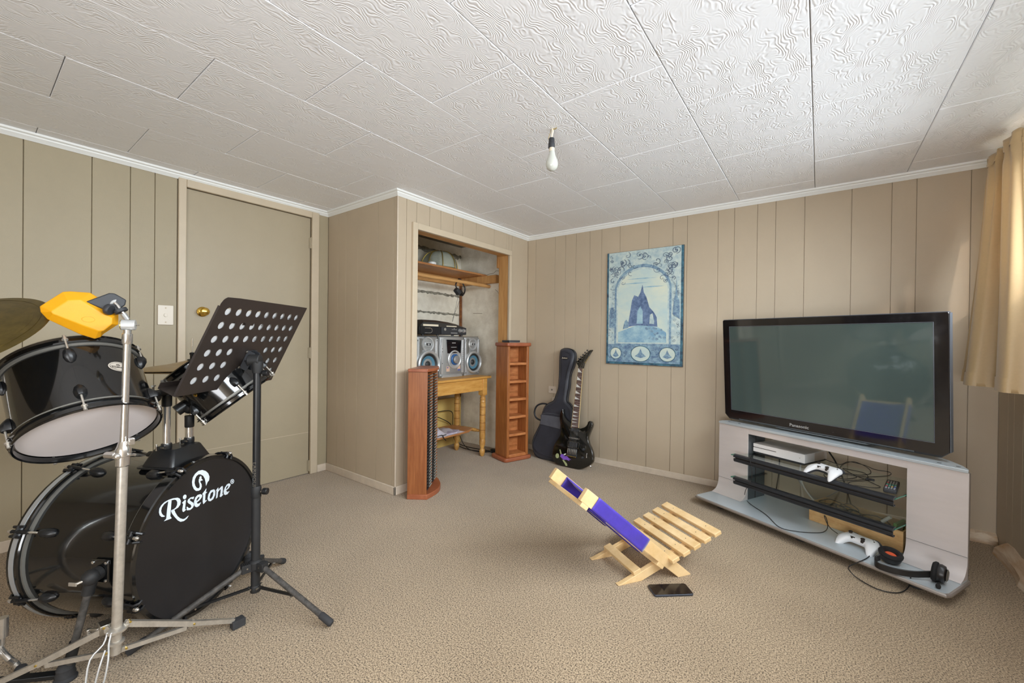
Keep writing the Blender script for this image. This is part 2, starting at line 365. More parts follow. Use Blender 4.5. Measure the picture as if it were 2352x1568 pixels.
# swirl-textured fibre tiles, 24 x 16 inch in staggered rows
TW, TH, TX0, TY0 = .4234, .6346, -.0359, 1.8099
tile_cache = {}
for r in range(-2, 8):
    x1 = TX0-r*TW; x0 = x1-TW
    off = 0 if r % 2 == 0 else .5
    for k in range(-4, 5):
        y1 = TY0-(k+off)*TH; y0 = y1-TH
        a, b, c, d = max(x0, XL), min(x1, XR), max(y0, YN), min(y1, YB)
        rects = [(a, c, b, d)]
        if a < XC and d > YS:      # clip around the cupboard
            rects = [(a, c, b, min(d, YS)), (max(a, XC), max(c, YS), b, d)] if c < YS else [(max(a, XC), c, b, d)]
        for a, c, b, d in rects:
            if b-a < .01 or d-c < .01: continue
            key = (round(b-a, 4), round(d-c, 4))
            if key not in tile_cache:
                w, h = key; tile_cache[key] = MB().box((.0012, .0012, 0), (w-.0012, h-.0012, .012)).mesh('ceiling_tile', 0); tile_cache[key].materials.append(MT['swirl_tile'])
            t = obj('ceiling_tile', tile_cache[key], 'swirl_tile', ceiling, bevel=.0022, seg=1); t.location = (a, c, H+random.uniform(-.0004, .0006))

def wall(name, base, panels, m='wall_paint', gap='wall_gap'):
    w = obj(name, base, gap, kind='structure')
    for p in panels: obj('wall_panel', p, m, w, bevel=.0015, seg=1)
    return w
G = .0011; T = .007
def xpanels(xs, y, z0, z1, s):   # wall facing s*Y
    G = .0008
    return [MB().box((a+G, min(y, y-s*T), z0), (b-G, max(y, y-s*T), z1)) for a, b in zip(xs[:-1], xs[1:])]
def ypanels(ys, x, z0, z1, s):
    return [MB().box((min(x, x-s*T), a+G, z0), (max(x, x-s*T), b-G, z1)) for a, b in zip(ys[:-1], ys[1:])]
# back wall (faces the camera), random-width grooved hardboard
bx = [XC, -2.164, -1.954, -1.845, -1.74, -1.605, -1.495, -1.333, -1.095, -.911, -.807, -.596, -.492, -.352, -.246, -.088, .147, .329, .434, .646, XR]
wall('wall_back', MB().box((XC-.9, YB+T, 0), (XR+.15, YB+.12, H)), xpanels(bx, YB, .0, H, -1), gap='trim_paint')
wall('wall_nook', MB().box((XL-.1, YS+T, 0), (XC-T, YS+.06, H)), xpanels([XL, -2.971, -2.863, -2.71, -2.469, -2.296, XC], YS, 0, H, -1))
# left wall with door opening
lw = [YN, -1.1, -.9, -.62, -.38, -.2, -.02, .186, .422, .575, .682, .787]
wl = wall('wall_left', MB().box((XL-.12, YN, 0), (XL-T, .815, H)).box((XL-.12, .815, 1.965), (XL-T, 1.62, H)).box((XL-.12, 1.62, 0), (XL-T, YS+.06, H)),
     ypanels(lw, XL, 0, H, 1)+ypanels([1.66, YS], XL, 0, H, 1)+[MB().box((XL-T, .787, 1.99), (XL, 1.66, H))], 'wall_paint_dim')
# cupboard front wall, opening 1.903..2.962
OP0, OP1, OPZ = 1.903, 2.962, 1.800
cw = wall('wall_cupboard', MB().box((XC-.08, YS+.065, 0), (XC-T, OP0-.01, H)).box((XC-.08, OP0-.01, OPZ+.01), (XC-T, OP1+.01, H)).box((XC-.08, OP1+.01, 0), (XC-T, YB+.06, H)),
     ypanels([YS, 1.816, OP0], XC, 0, H, 1)+ypanels([OP0, 2.022, 2.131, 2.26, 2.366, 2.524, 2.755, 2.934, OP1], XC, OPZ, H, 1)+ypanels([OP1, 3.012, YB], XC, 0, H, 1))
# window wall
WY0, WY1, WZ0, WZ1 = -.3, 3.0, 1.315, 1.90
ry = [YN, -1.1, -.8, -.55, -.3, -.05, .2, .42, .68, .9, 1.15, 1.4, 1.6, 1.85, 2.1, 2.32, 2.55, 2.78, 2.94, 3.05, 3.13, YB]
wall('wall_window', MB().box((XR+T, YN, 0), (XR+.15, YB+.12, WZ0)).box((XR+T, YN, WZ1), (XR+.15, YB+.12, H)).box((XR+T, YN, WZ0), (XR+.15, WY0, WZ1)).box((XR+T, WY1, WZ0), (XR+.15, YB+.12, WZ1)),
     ypanels(ry, XR, 0, WZ0, -1)+ypanels([WY1, 3.05, 3.13, YB], XR, WZ0, H, -1)+ypanels([YN, -.8, WY0], XR, WZ0, H, -1)+[MB().box((XR, WY0, WZ1), (XR+T, WY1, H))])
wall('wall_near', MB().box((XL-.1, YN-.1, 0), (XR+.15, YN-T, H)), xpanels([XL, -2.7, -2.2, -1.8, -1.3, -.9, -.4, .1, .5, XR], YN, 0, H, 1))
# window: frame, mullions, panes, sill
win = obj('window_1', MB().box((XR+.03, WY0, WZ0), (XR+.09, WY0+.045, WZ1)).box((XR+.03, WY1-.045, WZ0), (XR+.09, WY1, WZ1)).box((XR+.03, WY0, WZ0), (XR+.09, WY1, WZ0+.04)).box((XR+.03, WY0, WZ1-.04), (XR+.09, WY1, WZ1)), 'window_white', kind='structure', bevel=.003)
for yy in (.55, 1.35, 2.15): obj('mullion', MB().box((XR+.035, yy-.02, WZ0), (XR+.085, yy+.02, WZ1)), 'window_white', win, bevel=.003)
for a, b in ((WY0+.045, .53), (.57, 1.33), (1.37, 2.13), (2.17, WY1-.045)): obj('pane', MB().box((XR+.058, a, WZ0+.04), (XR+.062, b, WZ1-.04)), 'window_glass', win)
obj('sill', MB().box((XR-.02, WY0-.03, WZ0-.028), (XR+.09, WY1+.03, WZ0)), 'window_white', win, bevel=.004)
obj('architrave', MB().box((XR-.012, WY1, WZ0-.06), (XR, WY1+.04, WZ1+.04)).box((XR-.012, WY0-.04, WZ1), (XR, WY1+.04, WZ1+.04)).box((XR-.012, WY0-.04, WZ0-.075), (XR, WY1+.04, WZ0-.028)), 'trim_paint', win, bevel=.003)

# cornices
def cornice(name, p, q, n):
    # profile swept from p to q, n = direction into the room
    p, q, n = V(p), V(q), V(n); d = (q-p).normalized()
    prof = [(0, 0), (0, -.036), (.004, -.037), (.006, -.034), (.020, -.020), (.021, -.014), (.026, -.011), (.032, -.010), (.034, -.004), (.034, 0)]
    e0 = MB(); rings = []
    for P, s in ((p, 1), (q, -1)):
        rings.append([P+n*a+V(0, 0, b)+d*(a*mit(name, s)) for a, b in prof])
    return obj(name, e0.loft(rings), 'cornice_white', kind='structure')
MIT = {}
def mit(name, s): return MIT.get((name, s), 0)*1
MIT[('trim_1', -1)] = -1; MIT[('trim_2', 1)] = 1; MIT[('trim_2', -1)] = 1; MIT[('trim_3', 1)] = -1; MIT[('trim_3', -1)] = -1; MIT[('trim_4', 1)] = 1; MIT[('trim_4', -1)] = -1; MIT[('trim_5', 1)] = 1
cornice('trim_1', (XL, YN, H), (XL, YS, H), (1, 0, 0))
cornice('trim_2', (XL, YS, H), (XC, YS, H), (0, -1, 0))
cornice('trim_3', (XC, YS, H), (XC, YB, H), (1, 0, 0))
cornice('trim_4', (XC, YB, H), (XR, YB, H), (0, -1, 0))
cornice('trim_5', (XR, YB, H), (XR, YN, H), (-1, 0, 0))
# baseboards
BH = .055
obj('baseboard_nook', MB().box((XL, YS-.012, 0), (XC+.012, YS, BH)).box((XL, 1.662, 0), (XL+.012, YS, BH)), 'base_paint', kind='structure', bevel=.003)
obj('baseboard_cupboard', MB().box((XC, YS-.012, 0), (XC+.012, 1.86, BH)).box((XC, 2.99, 0), (XC+.012, YB, BH)), 'base_paint', kind='structure', bevel=.003)
obj('baseboard_back', MB().box((XC, YB-.012, 0), (.60, YB, .047)), 'base_paint', kind='structure', bevel=.003)
obj('baseboard_left', MB().box((XL, YN, 0), (XL+.012, .786, BH)), 'base_paint', kind='structure', bevel=.003)
obj('trim_6', MB().box((XC-.002, YS-.004, BH), (XC+.004, YS+.003, H-.03)), 'base_paint', kind='structure')
# rough unpainted batten in place of skirting below the window, and its end by the back wall
rw = MB(); rng = random.Random(3); rings = []
for i in range(22):
    y = YB-.16-i*.09; h = .062+rng.uniform(-.012, .012); t = .045+rng.uniform(-.012, .008)
    rings.append([V(XR, y, 0), V(XR, y, h+.012), V(XR-t*.4, y, h+rng.uniform(-.004, .008)), V(XR-t, y, h*.6), V(XR-t-rng.uniform(0, .012), y, 0)])
rw.loft(rings); obj('baseboard_window', rw, 'rough_wood', kind='structure', smooth=.3)
rb = MB(); rings = []
for i in range(7):
    x = .60+i*.026; h = .05+rng.uniform(-.014, .006)
    rings.append([V(x, YB, 0), V(x, YB, .055), V(x, YB-.02, h), V(x, YB-.032-rng.uniform(0, .01), h*.5), V(x, YB-.035, 0)])
obj('trim_7', MB().loft(rings), 'rough_wood', kind='structure', smooth=.3)

# ---- door
door = obj('door_1', MB().box((XL-.040, .832, .006), (XL-.006, 1.600, 1.947)), 'door_paint', kind='structure', bevel=.002)
ar = MB().box((XL, .789, 0), (XL+.016, .829, 1.997)).box((XL, .829, 1.950), (XL+.016, 1.604, 1.997)).box((XL, 1.604, 0), (XL+.016, 1.660, 1.997))
obj('architrave', ar, 'trim_paint', door, bevel=.004)
obj('door_jamb', MB().box((XL-.10, .815, 0), (XL, .829, 1.96)).box((XL-.10, 1.604, 0), (XL, 1.618, 1.96)).box((XL-.10, .815, 1.950), (XL, 1.618, 1.964)).box((XL-.055, .829, 0), (XL-.042, .845, 1.95)).box((XL-.055, 1.59, 0), (XL-.042, 1.604, 1.95)), 'wall_gap', door)
for z in (1.76, .925, .065):
    h = obj('hinge', MB().cyl((XL+.004, 1.602, z-.042), (XL+.004, 1.602, z+.042), .005, n=10).box((XL-.004, 1.590, z-.040), (XL+.002, 1.602, z+.040)), 'door_paint', door)
kn = obj('door_knob', MB().lathe([(.031, 0), (.031, .003), (.026, .007), (.011, .010), (.010, .024), (.016, .030), (.024, .040), (.025, .050), (.020, .058), (.008, .062)], (XL-.006, .918, 1.196), (1, 0, 0), 28), 'brass', door)
obj('patch_line', MB().box((XL-.0062, .84, .318), (XL-.0052, 1.598, .321)), 'trim_paint', door)

# ---- cupboard opening: architrave, framing, concrete recess
ca = MB().box((XC, 1.86, 0), (XC+.018, OP0, 1.845)).box((XC, OP0, OPZ), (XC+.018, OP1+.03, 1.845)).box((XC, OP1, 0), (XC+.018, 2.992, OPZ))
obj('trim_8', ca, 'trim_paint', kind='structure', bevel=.003)
post = MB().box((XC-.115, OP1+.004, 0), (XC-.01, OP1+.05, OPZ+.02)); obj('trim_9', post, 'raw_timber', kind='structure', bevel=.002)
obj('trim_10', MB().box((XC-.09, OP0-.02, OPZ), (XC-.008, OP1+.05, OPZ+.045)), 'raw_timber_y', kind='structure', bevel=.002)
obj('trim_11', MB().box((XC-.135, OP1-.002, 1.70), (XC-.115, OP1+.045, OPZ+.02)), 'raw_timber', kind='structure')
XB, YF = -2.955, 3.075
def rough_wall(name, fn, nu, nv, m, amp=.006):
    r = random.Random(5)
    mb = MB(); base = mb.grid(lambda u, v: fn(u, v, r.uniform(-amp, amp)), nu, nv); return obj(name, mb, m, kind='structure', smooth=.9)
cb = rough_wall('wall_recess_back', lambda u, v, e: V(XB+e*.5, 1.80+u*(YF-1.80), v*1.99), 30, 44, 'concrete')
cf = rough_wall('wall_recess_side', lambda u, v, e: V(XB-.02+u*(XC-.10-XB+.02+.1), YF+e*.4, v*1.99), 24, 44, 'concrete', .004)
obj('wall_recess_near', MB().box((XB-.05, YS+.06, 0), (XC-.08, YS+.075, 1.99)), 'slab_grey', kind='structure')
obj('ceiling_recess', MB().box((XB-.05, YS+.08, 1.975), (XC-.07, YF+.02, 2.02)), 'slab_grey', kind='structure')
for z, s in ((1.487, .016), (1.30, .015), (1.885, .026)):  # rough mortar bands left by the formwork boards
    r = random.Random(int(z*100)); N_ = 60; up = [s*r.uniform(.35, 1.0) for _ in range(N_+1)]; dn = [s*r.uniform(.3, 1.2) for _ in range(N_+1)]; mb = MB(); rings = []
    for i in range(N_+1):
        y = 1.81+i*(YF-1.815)/N_; zz = z-.012*i/N_
        rings.append([V(XB, y, zz+up[i]), V(XB+.006+r.uniform(0, .004), y, zz+up[i]*.4), V(XB+.008, y, zz-dn[i]*.3), V(XB, y, zz-dn[i])])
    obj('mortar_seam', mb.loft(rings), 'concrete_dark', cb, smooth=.3)
obj('rusty_pipe', MB().tube([(XB+.012, YF-.012, .03), (XB+.012, YF-.012, .5), (XB+.014, YF-.012, 1.1), (XB+.012, YF-.010, 1.3), (XB+.012, YF-.014, 1.6), (XB+.012, YF-.012, 1.72)], .014, 8), 'pipe_rust', cb)
crk = MB()
for pts in ([(-2.62, 1.66), (-2.58, 1.675), (-2.52, 1.68), (-2.49, 1.70), (-2.44, 1.69), (-2.41, 1.705)], [(-2.50, 1.52), (-2.47, 1.50), (-2.45, 1.47), (-2.45, 1.42), (-2.447, 1.30), (-2.452, 1.15), (-2.445, .9), (-2.452, .6), (-2.45, .35), (-2.44, .1)], [(-2.78, 1.30), (-2.70, 1.298), (-2.66, 1.295)]):
    crk.tube([(a, YF-.001, b) for a, b in pts], .0022, 5)
obj('hairline_crack', crk, 'wall_gap', cf)
obj('skirt_board', MB().box((XB+.03, 2.10, 0), (XB+.05, YF-.03, .46)), 'yellow_board', cb, bevel=.002)

# ---- switches and sockets
def plate(name, label, cat, c, u, v, w, h, m='switch_white'):
    t = thing(name, label, cat, frame(c, u, v))
    obj('face_plate', MB().prism(rrect(-w/2, -h/2, w/2, h/2, .004), (0, 0, 0), (1, 0, 0), (0, 1, 0), 0, .008), m, t, bevel=.002); return t
t = plate('light_switch', 'cream light switch plate beside the door with one rocker', 'switch', (XL, .733, 1.165), (0, 1, 0), (0, 0, 1), .074, .116)
obj('rocker', MB().prism(ellipse(0, 0, .009, .011), (0, 0, 0), (1, 0, 0), (0, 1, 0), .006, .013), 'switch_white', t, bevel=.001)
for s in (-1, 1): obj('screw', MB().lathe([(.004, 0), (.004, .0095), (.002, .010)], (0, s*.042, 0)), 'trim_paint', t)
t = plate('wall_socket', 'beige blank-faced aerial socket on the back wall, the upper of two', 'socket', (-1.965, YB, .588), (1, 0, 0), (0, 0, 1), .074, .064, 'base_paint')
obj('aerial_pin', MB().ring(.004, .008, .006, .012, n=16), 'silver_dark', t)
t = plate('wall_socket', 'beige power socket half hidden behind the guitar bag, the lower of two', 'socket', (-1.925, YB, .482), (1, 0, 0), (0, 0, 1), .076, .072, 'base_paint')
obj('switch_toggle', MB().box((-.006, .01, .007), (.006, .022, .012)), 'base_paint', t, bevel=.001)

# ---- bare bulb
t = thing('bare_bulb', 'bare pearl light bulb in a black holder hanging from the ceiling by white flex', 'light', (-1.01, 1.647, H))
obj('flex', MB().tube([(0, 0, .004), (.004, 0, -.012), (0, 0, -.028), (-.004, .002, -.045)], .0045, 8, smooth=4), 'ivory', t)
obj('loose_wire', MB().tube([(.004, 0, -.002), (.018, 0, -.006), (.024, .002, .000)], .002, 6).tube([(-.006, 0, -.002), (-.012, .0, -.022), (-.020, 0, -.04), (-.016, 0, -.046)], .0012, 5), 'gold', t)
obj('lamp_holder', MB().lathe([(.012, 0), (.0135, -.004), (.0135, -.022), (.0155, -.024), (.0155, -.043), (.0145, -.046)], (-.003, .002, -.042), (0, 0, 1), 20), 'bake', t)
obj('bayonet_cap', MB().lathe([(.0125, 0), (.0125, -.014), (.0135, -.018)], (-.001, .002, -.086), (0, 0, 1), 20), 'ivory', t)
obj('glass_bulb', MB().lathe([(.0125, 0), (.0135, -.008), (.0165, -.020), (.022, -.034), (.0265, -.046), (.0285, -.058), (.0275, -.070), (.023, -.081), (.014, -.089), (.004, -.092)], (.000, .002, -.102), (0, 0, 1), 28), 'bulb_glass', t)

# ================================================================ DRUM KIT
def hoop_claw(mb_list, parent): pass
LOGO = json.loads('''[[67,1738,133,1857,201,1897,220,2033,159,2180,42,2304,-111,2391,-279,2413,-425,2353,-522,2249,-557,2095,-538,1952,-474,1808,-382,1707,-272,1674,-179,1686,-133,1778,-144,1875,-191,1953,-201,2011,-79,2000,-146,2077,-146,2147,-175,2195,-203,2173,-243,2171,-230,2121,-261,2100,-266,2010,-228,1904,-218,1808,-254,1760,-347,1801,-420,1911,-454,2029,-432,2158,-369,2251,-278,2283,-185,2252,-71,2161,6,2026,46,1871],[-1495,1768,-1376,1750,-1420,1227,-1376,1158,-1379,1131,-1652,1158,-1568,1206,-1539,1503],[-1143,1753,-1321,1800,-1479,1811,-1634,1794,-1755,1731,-1821,1647,-1835,1529,-1805,1419,-1737,1335,-1645,1302,-1622,1321,-1684,1375,-1738,1460,-1761,1553,-1732,1652,-1649,1730,-1526,1766,-1369,1754,-1256,1729,-1191,1685,-1153,1605,-1157,1505,-1205,1438,-1286,1414,-1382,1417,-1389,1385,-1269,1378,-1123,1398,-1033,1470,-1014,1587,-1060,1692],[-1389,1385,-1382,1410,-1269,1385,-1220,1257,-1137,1106,-1037,990,-919,910,-834,895,-748,925,-687,936,-764,858,-884,828,-1019,858,-1119,946,-1251,1126,-1349,1282],[-793,1626,-818,1598,-854,1590,-891,1603,-918,1635,-930,1676,-922,1715,-897,1743,-861,1752,-824,1739,-796,1707,-785,1666],[-966,1502,-839,1563,-808,1529,-834,1317,-840,1213,-776,1205,-895,1153,-938,1183,-952,1262,-915,1445],[-462,1531,-614,1559,-718,1524,-744,1444,-682,1360,-611,1302,-575,1228,-610,1182,-681,1203,-760,1287,-777,1272,-758,1153,-627,1113,-521,1145,-468,1215,-487,1313,-577,1394,-648,1467,-631,1513,-560,1493,-497,1446],[-112,1460,-197,1523,-308,1534,-407,1480,-461,1363,-459,1242,-422,1151,-340,1095,-239,1107,-156,1206,-249,1196,-314,1214,-351,1267,-342,1317,-361,1386,-298,1445,-224,1440,-236,1384,-339,1319,-347,1267,-213,1313,-120,1386],[77,1633,20,1583,-93,1500,-93,1468,-64,1450,-81,1199,-51,1094,92,1163,101,1191,43,1190,24,1205,41,1450,118,1476,117,1492,54,1500,78,1601],[424,1475,284,1486,177,1367,140,1224,189,1117,278,1075,408,1104,498,1231,506,1373,465,1453,426,1473,395,1395,416,1326,387,1225,307,1159,248,1182,237,1249,285,1375,375,1405,393,1397],[537,1394,649,1467,660,1431,650,1369,796,1448,860,1450,881,1417,883,1251,853,1114,906,1111,885,1085,779,1043,726,1080,767,1228,776,1340,734,1355,641,1291,622,1119,612,1091,540,1069,559,1240,568,1367],[1275,1379,1208,1436,1097,1433,990,1346,926,1219,938,1099,1004,1036,1124,1029,1233,1115,1145,1114,1090,1134,1052,1203,1060,1240,1034,1280,1066,1335,1142,1375,1171,1331,1132,1278,1060,1244,1054,1206,1188,1241,1287,1341],[1469,1405,1450,1376,1419,1359,1382,1357,1344,1370,1311,1395,1288,1429,1278,1468,1283,1504,1302,1532,1333,1549,1369,1552,1407,1539,1441,1514,1464,1479,1474,1441,1469,1404,1442,1419,1446,1446,1440,1475,1423,1500,1400,1519,1372,1527,1346,1525,1324,1511,1310,1490,1306,1462,1312,1434,1328,1409,1352,1390,1379,1381,1406,1384,1428,1397,1442,1419],[1347,1413,1341,1509,1409,1485,1419,1448,1387,1442,1419,1397,1401,1398,1369,1445,1365,1407]]''')
def logo_mb(s=1, x=0, thick=.0006, cx=0, cy=0):
    mb = MB()
    for p in LOGO:
        poly = [((p[i]/10000-cx)*s, (p[i+1]/10000-cy)*s) for i in range(0, len(p), 2)]
        mb.prism(poly, (x, 0, 0), (0, 1, 0), (0, 0, 1), 0, thick)
    return mb
# ---- bass drum: local x = front, y = its left, origin on the carpet under the front head
AXD = V(math.cos(.561), math.sin(.561), 0)
bd = thing('bass_drum', 'large glossy black bass drum lying on its side, white lettering on the front head', 'drum', frame((-1.834, .558, 0), AXD, (-AXD.y, AXD.x, 0)))
BZ, BR, BL = .307, .268, .43
A = (1, 0, 0); O = (0, 0, BZ)
obj('shell', MB().lathe([(BR-.012, -BL+.03), (BR, -BL+.03), (BR, -.03), (BR-.012, -.03)], O, A, 72, False, False), 'black_gloss', bd)
for nm, a, b in (('front_hoop', -.042, 0), ('rear_hoop', -BL, -BL+.042)):
    h = obj(nm, MB().lathe([(BR-.008, a), (.281, a), (.284, a+.004), (.284, b-.004), (.281, b), (.270, b), (BR-.008, a+.01)], O, A, 72, False, False), 'black_gloss', bd)
    if a < -.1: obj('inlay_strip', MB().ring(.2838, .2852, (a+b)/2-.008, (a+b)/2+.008, O, A, 72), 'silver_strip', h)
    obj('head_collar', MB().ring(BR-.002, .276, b if a < -.1 else a-.006, (b if a < -.1 else a-.006)+.007, O, A, 72), 'silver_dark', h)
fh = obj('front_head', MB().lathe([(.0, -.010), (.262, -.010), (.270, -.006)], O, A, 72, False, False), 'black_head', bd)
obj('batter_head', MB().lathe([(.0, -BL+.012), (.262, -BL+.012), (.270, -BL+.008)], O, A, 72, False, False), 'drum_white', bd)
lg = obj('lettering', logo_mb(x=-.0095), 'print_white', fh, smooth=0); lg.location = (0, 0, BZ)
for i in range(8):
    ang = math.radians(22+45*i); dr = V(0, math.sin(ang), math.cos(ang)); tg = V(0, math.cos(ang), -math.sin(ang))
    for e, sg in ((-.105, 1), (-BL+.105, -1)):
        c = V(0, 0, BZ)+dr*BR; mb = MB(); rings = []
        for k, (t, w, hh) in enumerate(((-.030, .004, .004), (-.022, .012, .012), (-.008, .015, .019), (.010, .013, .019), (.018, .010, .017))):
            ctr = c+V(e+sg*t, 0, 0); rings.append([ctr+tg*w+dr*0, ctr+tg*w*.9+dr*hh*.6, ctr+tg*w*.4+dr*hh, ctr-tg*w*.4+dr*hh, ctr-tg*w*.9+dr*hh*.6, ctr-tg*w])
        l = obj('lug', mb.loft(rings), 'black_satin', bd)
        p0 = c+dr*.011+V(e+sg*.018, 0, 0); p1 = c+dr*.017+V(e+sg*.050, 0, 0); p2 = c+dr*.023+V(e+sg*.100, 0, 0); p3 = c+dr*.023+V(e+sg*.108, 0, 0)
        obj('tension_rod', MB().cyl(p0, p1, .0032, n=8), 'chrome', l)
        obj('rod_sleeve', MB().cyl(p1, p2, .0058, n=10), 'black_satin', l)
        obj('rod_tip', MB().cyl(p2, p3, .0062, n=10).ball(p3+V(sg*.003, 0, 0), .0048, 6), 'chrome', l)
        x1 = 0 if sg > 0 else -BL; cl = MB()
        for s in (-1, 1):
            cl.tube([c+tg*.016*s+dr*.020+V(x1-sg*.036, 0, 0), c+tg*.014*s+dr*.022+V(x1-sg*.004, 0, 0), c+tg*.012*s+dr*.012+V(x1+sg*.005, 0, 0), c+tg*.012*s+dr*.002+V(x1+sg*.004, 0, 0)], .0042, 6)
        cl.tube([c+tg*.018+dr*.021+V(x1-sg*.02, 0, 0), c-tg*.018+dr*.021+V(x1-sg*.02, 0, 0)], .0055, 8)
        obj('claw_hook', cl, 'black_satin', bd)
# tom mount on top of the shell
MX = -.118
mb = MB(); rings = []
for z, a, b in ((BZ+BR-.010, .062, .088), (BZ+BR+.004, .060, .086), (BZ+BR+.052, .042, .064), (BZ+BR+.056, .039, .060)):
    rings.append([V(MX+x, y, z) for x, y in rrect(-a, -b, a, b, .012, 3)])
tm = obj('tom_mount', mb.loft(rings), 'black_satin', bd)
ZT = BZ+BR+.056
obj('mount_plate', MB().prism(rrect(MX-.075, -.098, MX+.075, .098, .02), (0, 0, BZ+BR-.006), (1, 0, 0), (0, 1, 0), 0, .006), 'black_satin', tm, bevel=.002)
def post(y, top):
    p = obj('tom_post', MB().cyl((MX, y, ZT-.01), (MX, y, top), .0115, n=20), 'chrome', bd)
    obj('post_collar', MB().lathe([(.0155, 0), (.0165, .003), (.0165, .017), (.0155, .020)], (MX, y, ZT), (0, 0, 1), 20).box((MX-.004, y-.034, ZT+.003), (MX+.004, y-.012, ZT+.016)), 'black_satin', p)
    obj('wing_nut', MB().tube([(MX+.014, y-.026, ZT+.010), (MX-.012, y-.026, ZT+.010)], .0028, 6).tube([(MX-.014, y-.026, ZT+.022), (MX-.012, y-.026, ZT+.010), (MX-.014, y-.026, ZT-.001)], .0032, 6), 'steel', p)
    obj('post_cap', MB().lathe([(.014, 0), (.0155, .003), (.0155, .040), (.012, .044)], (MX, y, top), (0, 0, 1), 20), 'black_satin', p)
    return p
post(-.047, .786); post(.050, .690)
# spurs
for s, nm in ((-1, 'near'), (1, 'far')):
    c = V(-.112, s*BR, BZ+.004)
    sp = obj('spur_bracket', MB().box(tuple(c+V(-.030, min(0, s*.010), -.036)), tuple(c+V(.030, max(0, s*.010), .036))), 'black_gloss', bd, bevel=.004)
    for dx in (-.022, .022):
        for dz in (-.027, .027): obj('screw', MB().lathe([(.0045, 0), (.0045, .002), (.002, .003)], tuple(c+V(dx, s*.010, dz)), (0, s, 0), 10), 'chrome', sp)
    hub = c+V(0, s*.030, -.004)
    foot = V(-.178, -.315, .006) if s < 0 else V(-.09, .345, .006)
    obj('spur_joint', MB().cyl(c+V(0, s*.010, -.002), c+V(0, s*.036, -.004), .021, n=20).ball(hub+V(0, s*.004, 0), .0235, 9), 'black_matte', sp)
    obj('spur_clamp', MB().tube([hub, hub+(foot-hub)*.17], .0155, 14), 'black_matte', sp)
    l = obj('spur_leg', MB().tube([hub+(foot-hub)*.10, hub+(foot-hub)*.93], .0095, 14), 'dusty_black', bd)
    obj('spur_sleeve', MB().tube([hub+(foot-hub)*.64, hub+(foot-hub)*.79], .0135, 14), 'black_matte', l)
    obj('rubber_foot', MB().lathe([(.026, 0), (.027, .006), (.022, .012), (.023, .020), (.020, .030), (.0215, .036), (.017, .046), (.012, .052)], tuple(foot-V(0, 0, .006)), (0, 0, 1), 24), 'rubber', l)
    obj('spur_key', MB().tube([hub+V(0, s*.022, 0), hub+V(-.012, s*.034, -.004)], .004, 8).box(tuple(hub+V(-.034, s*.036-.0015, -.010)), tuple(hub+V(-.008, s*.036+.0015, .001))), 'chrome_worn', sp, bevel=.001)

def tom(name, label, M, R, dep, nl, phase, badge_ang=None, group=None):
    """cylindrical drum; local z is the playing side, origin at the centre of the lower rim"""
    t = thing(name, label, 'drum', M, group); r = R-.012
    obj('shell', MB().lathe([(r-.008, .022), (r, .022), (r, dep-.022), (r-.008, dep-.022)], n=64, cap0=False, cap1=False), 'black_gloss', t)
    for nm, z0, s in (('lower_hoop', 0, 1), ('upper_hoop', dep, -1)):
        h = obj(nm, MB().lathe([(r-.001, z0+s*.014), (r+.002, z0+s*.001), (r+.006, z0-s*.002), (r+.009, z0+s*.002), (r+.005, z0+s*.006), (r+.005, z0+s*.017), (r+.012, z0+s*.020), (r+.011, z0+s*.024), (r+.002, z0+s*.024)], n=64, cap0=False, cap1=False), 'black_gloss', t)
        obj('head_collar', MB().ring(r, r+.0045, min(z0+s*.024, z0+s*.032), max(z0+s*.024, z0+s*.032), n=64), 'silver_dark', h)
    obj('lower_head', MB().lathe([(0, .016), (r-.004, .016), (r, .019)], n=64, cap0=False, cap1=False), 'drum_white', t)
    obj('upper_head', MB().lathe([(0, dep-.016), (r-.004, dep-.016), (r, dep-.019)], n=64, cap0=False, cap1=False), 'drum_white', t)
    for i in range(nl):
        a = phase+2*PI*i/nl; dr = V(math.cos(a), math.sin(a), 0); tg = V(-math.sin(a), math.cos(a), 0)
        for z0, s in ((.062, 1), (dep-.062, -1)):
            rings = []
            for q, w, hh in ((.024, .003, .003), (.016, .011, .010), (.004, .0145, .018), (-.008, .0135, .020), (-.015, .011, .017)):
                c = dr*r+V(0, 0, z0+s*q); rings.append([c+tg*w, c+tg*w*.85+dr*hh*.65, c+tg*w*.35+dr*hh, c-tg*w*.35+dr*hh, c-tg*w*.85+dr*hh*.65, c-tg*w])
            l = obj('lug', MB().loft(rings), 'black_satin', t)
            p = dr*(r+.010)+V(0, 0, z0-s*.015)
            obj('tension_rod', MB().cyl(p, p+V(0, 0, -s*.040), .0027, n=8).cyl(p+V(0, 0, -s*.034), p+V(0, 0, -s*.038), .007, n=12).cyl(p+V(0, 0, -s*.038), p+V(0, 0, -s*.050), .0042, n=6), 'chrome_worn', l)
    return t
TA = V(-.59353791, -.10244549, .79825915); E1 = V(-.17008648, .98542914, 0); E2 = V(-.78662783, -.13577309, -.60231414)
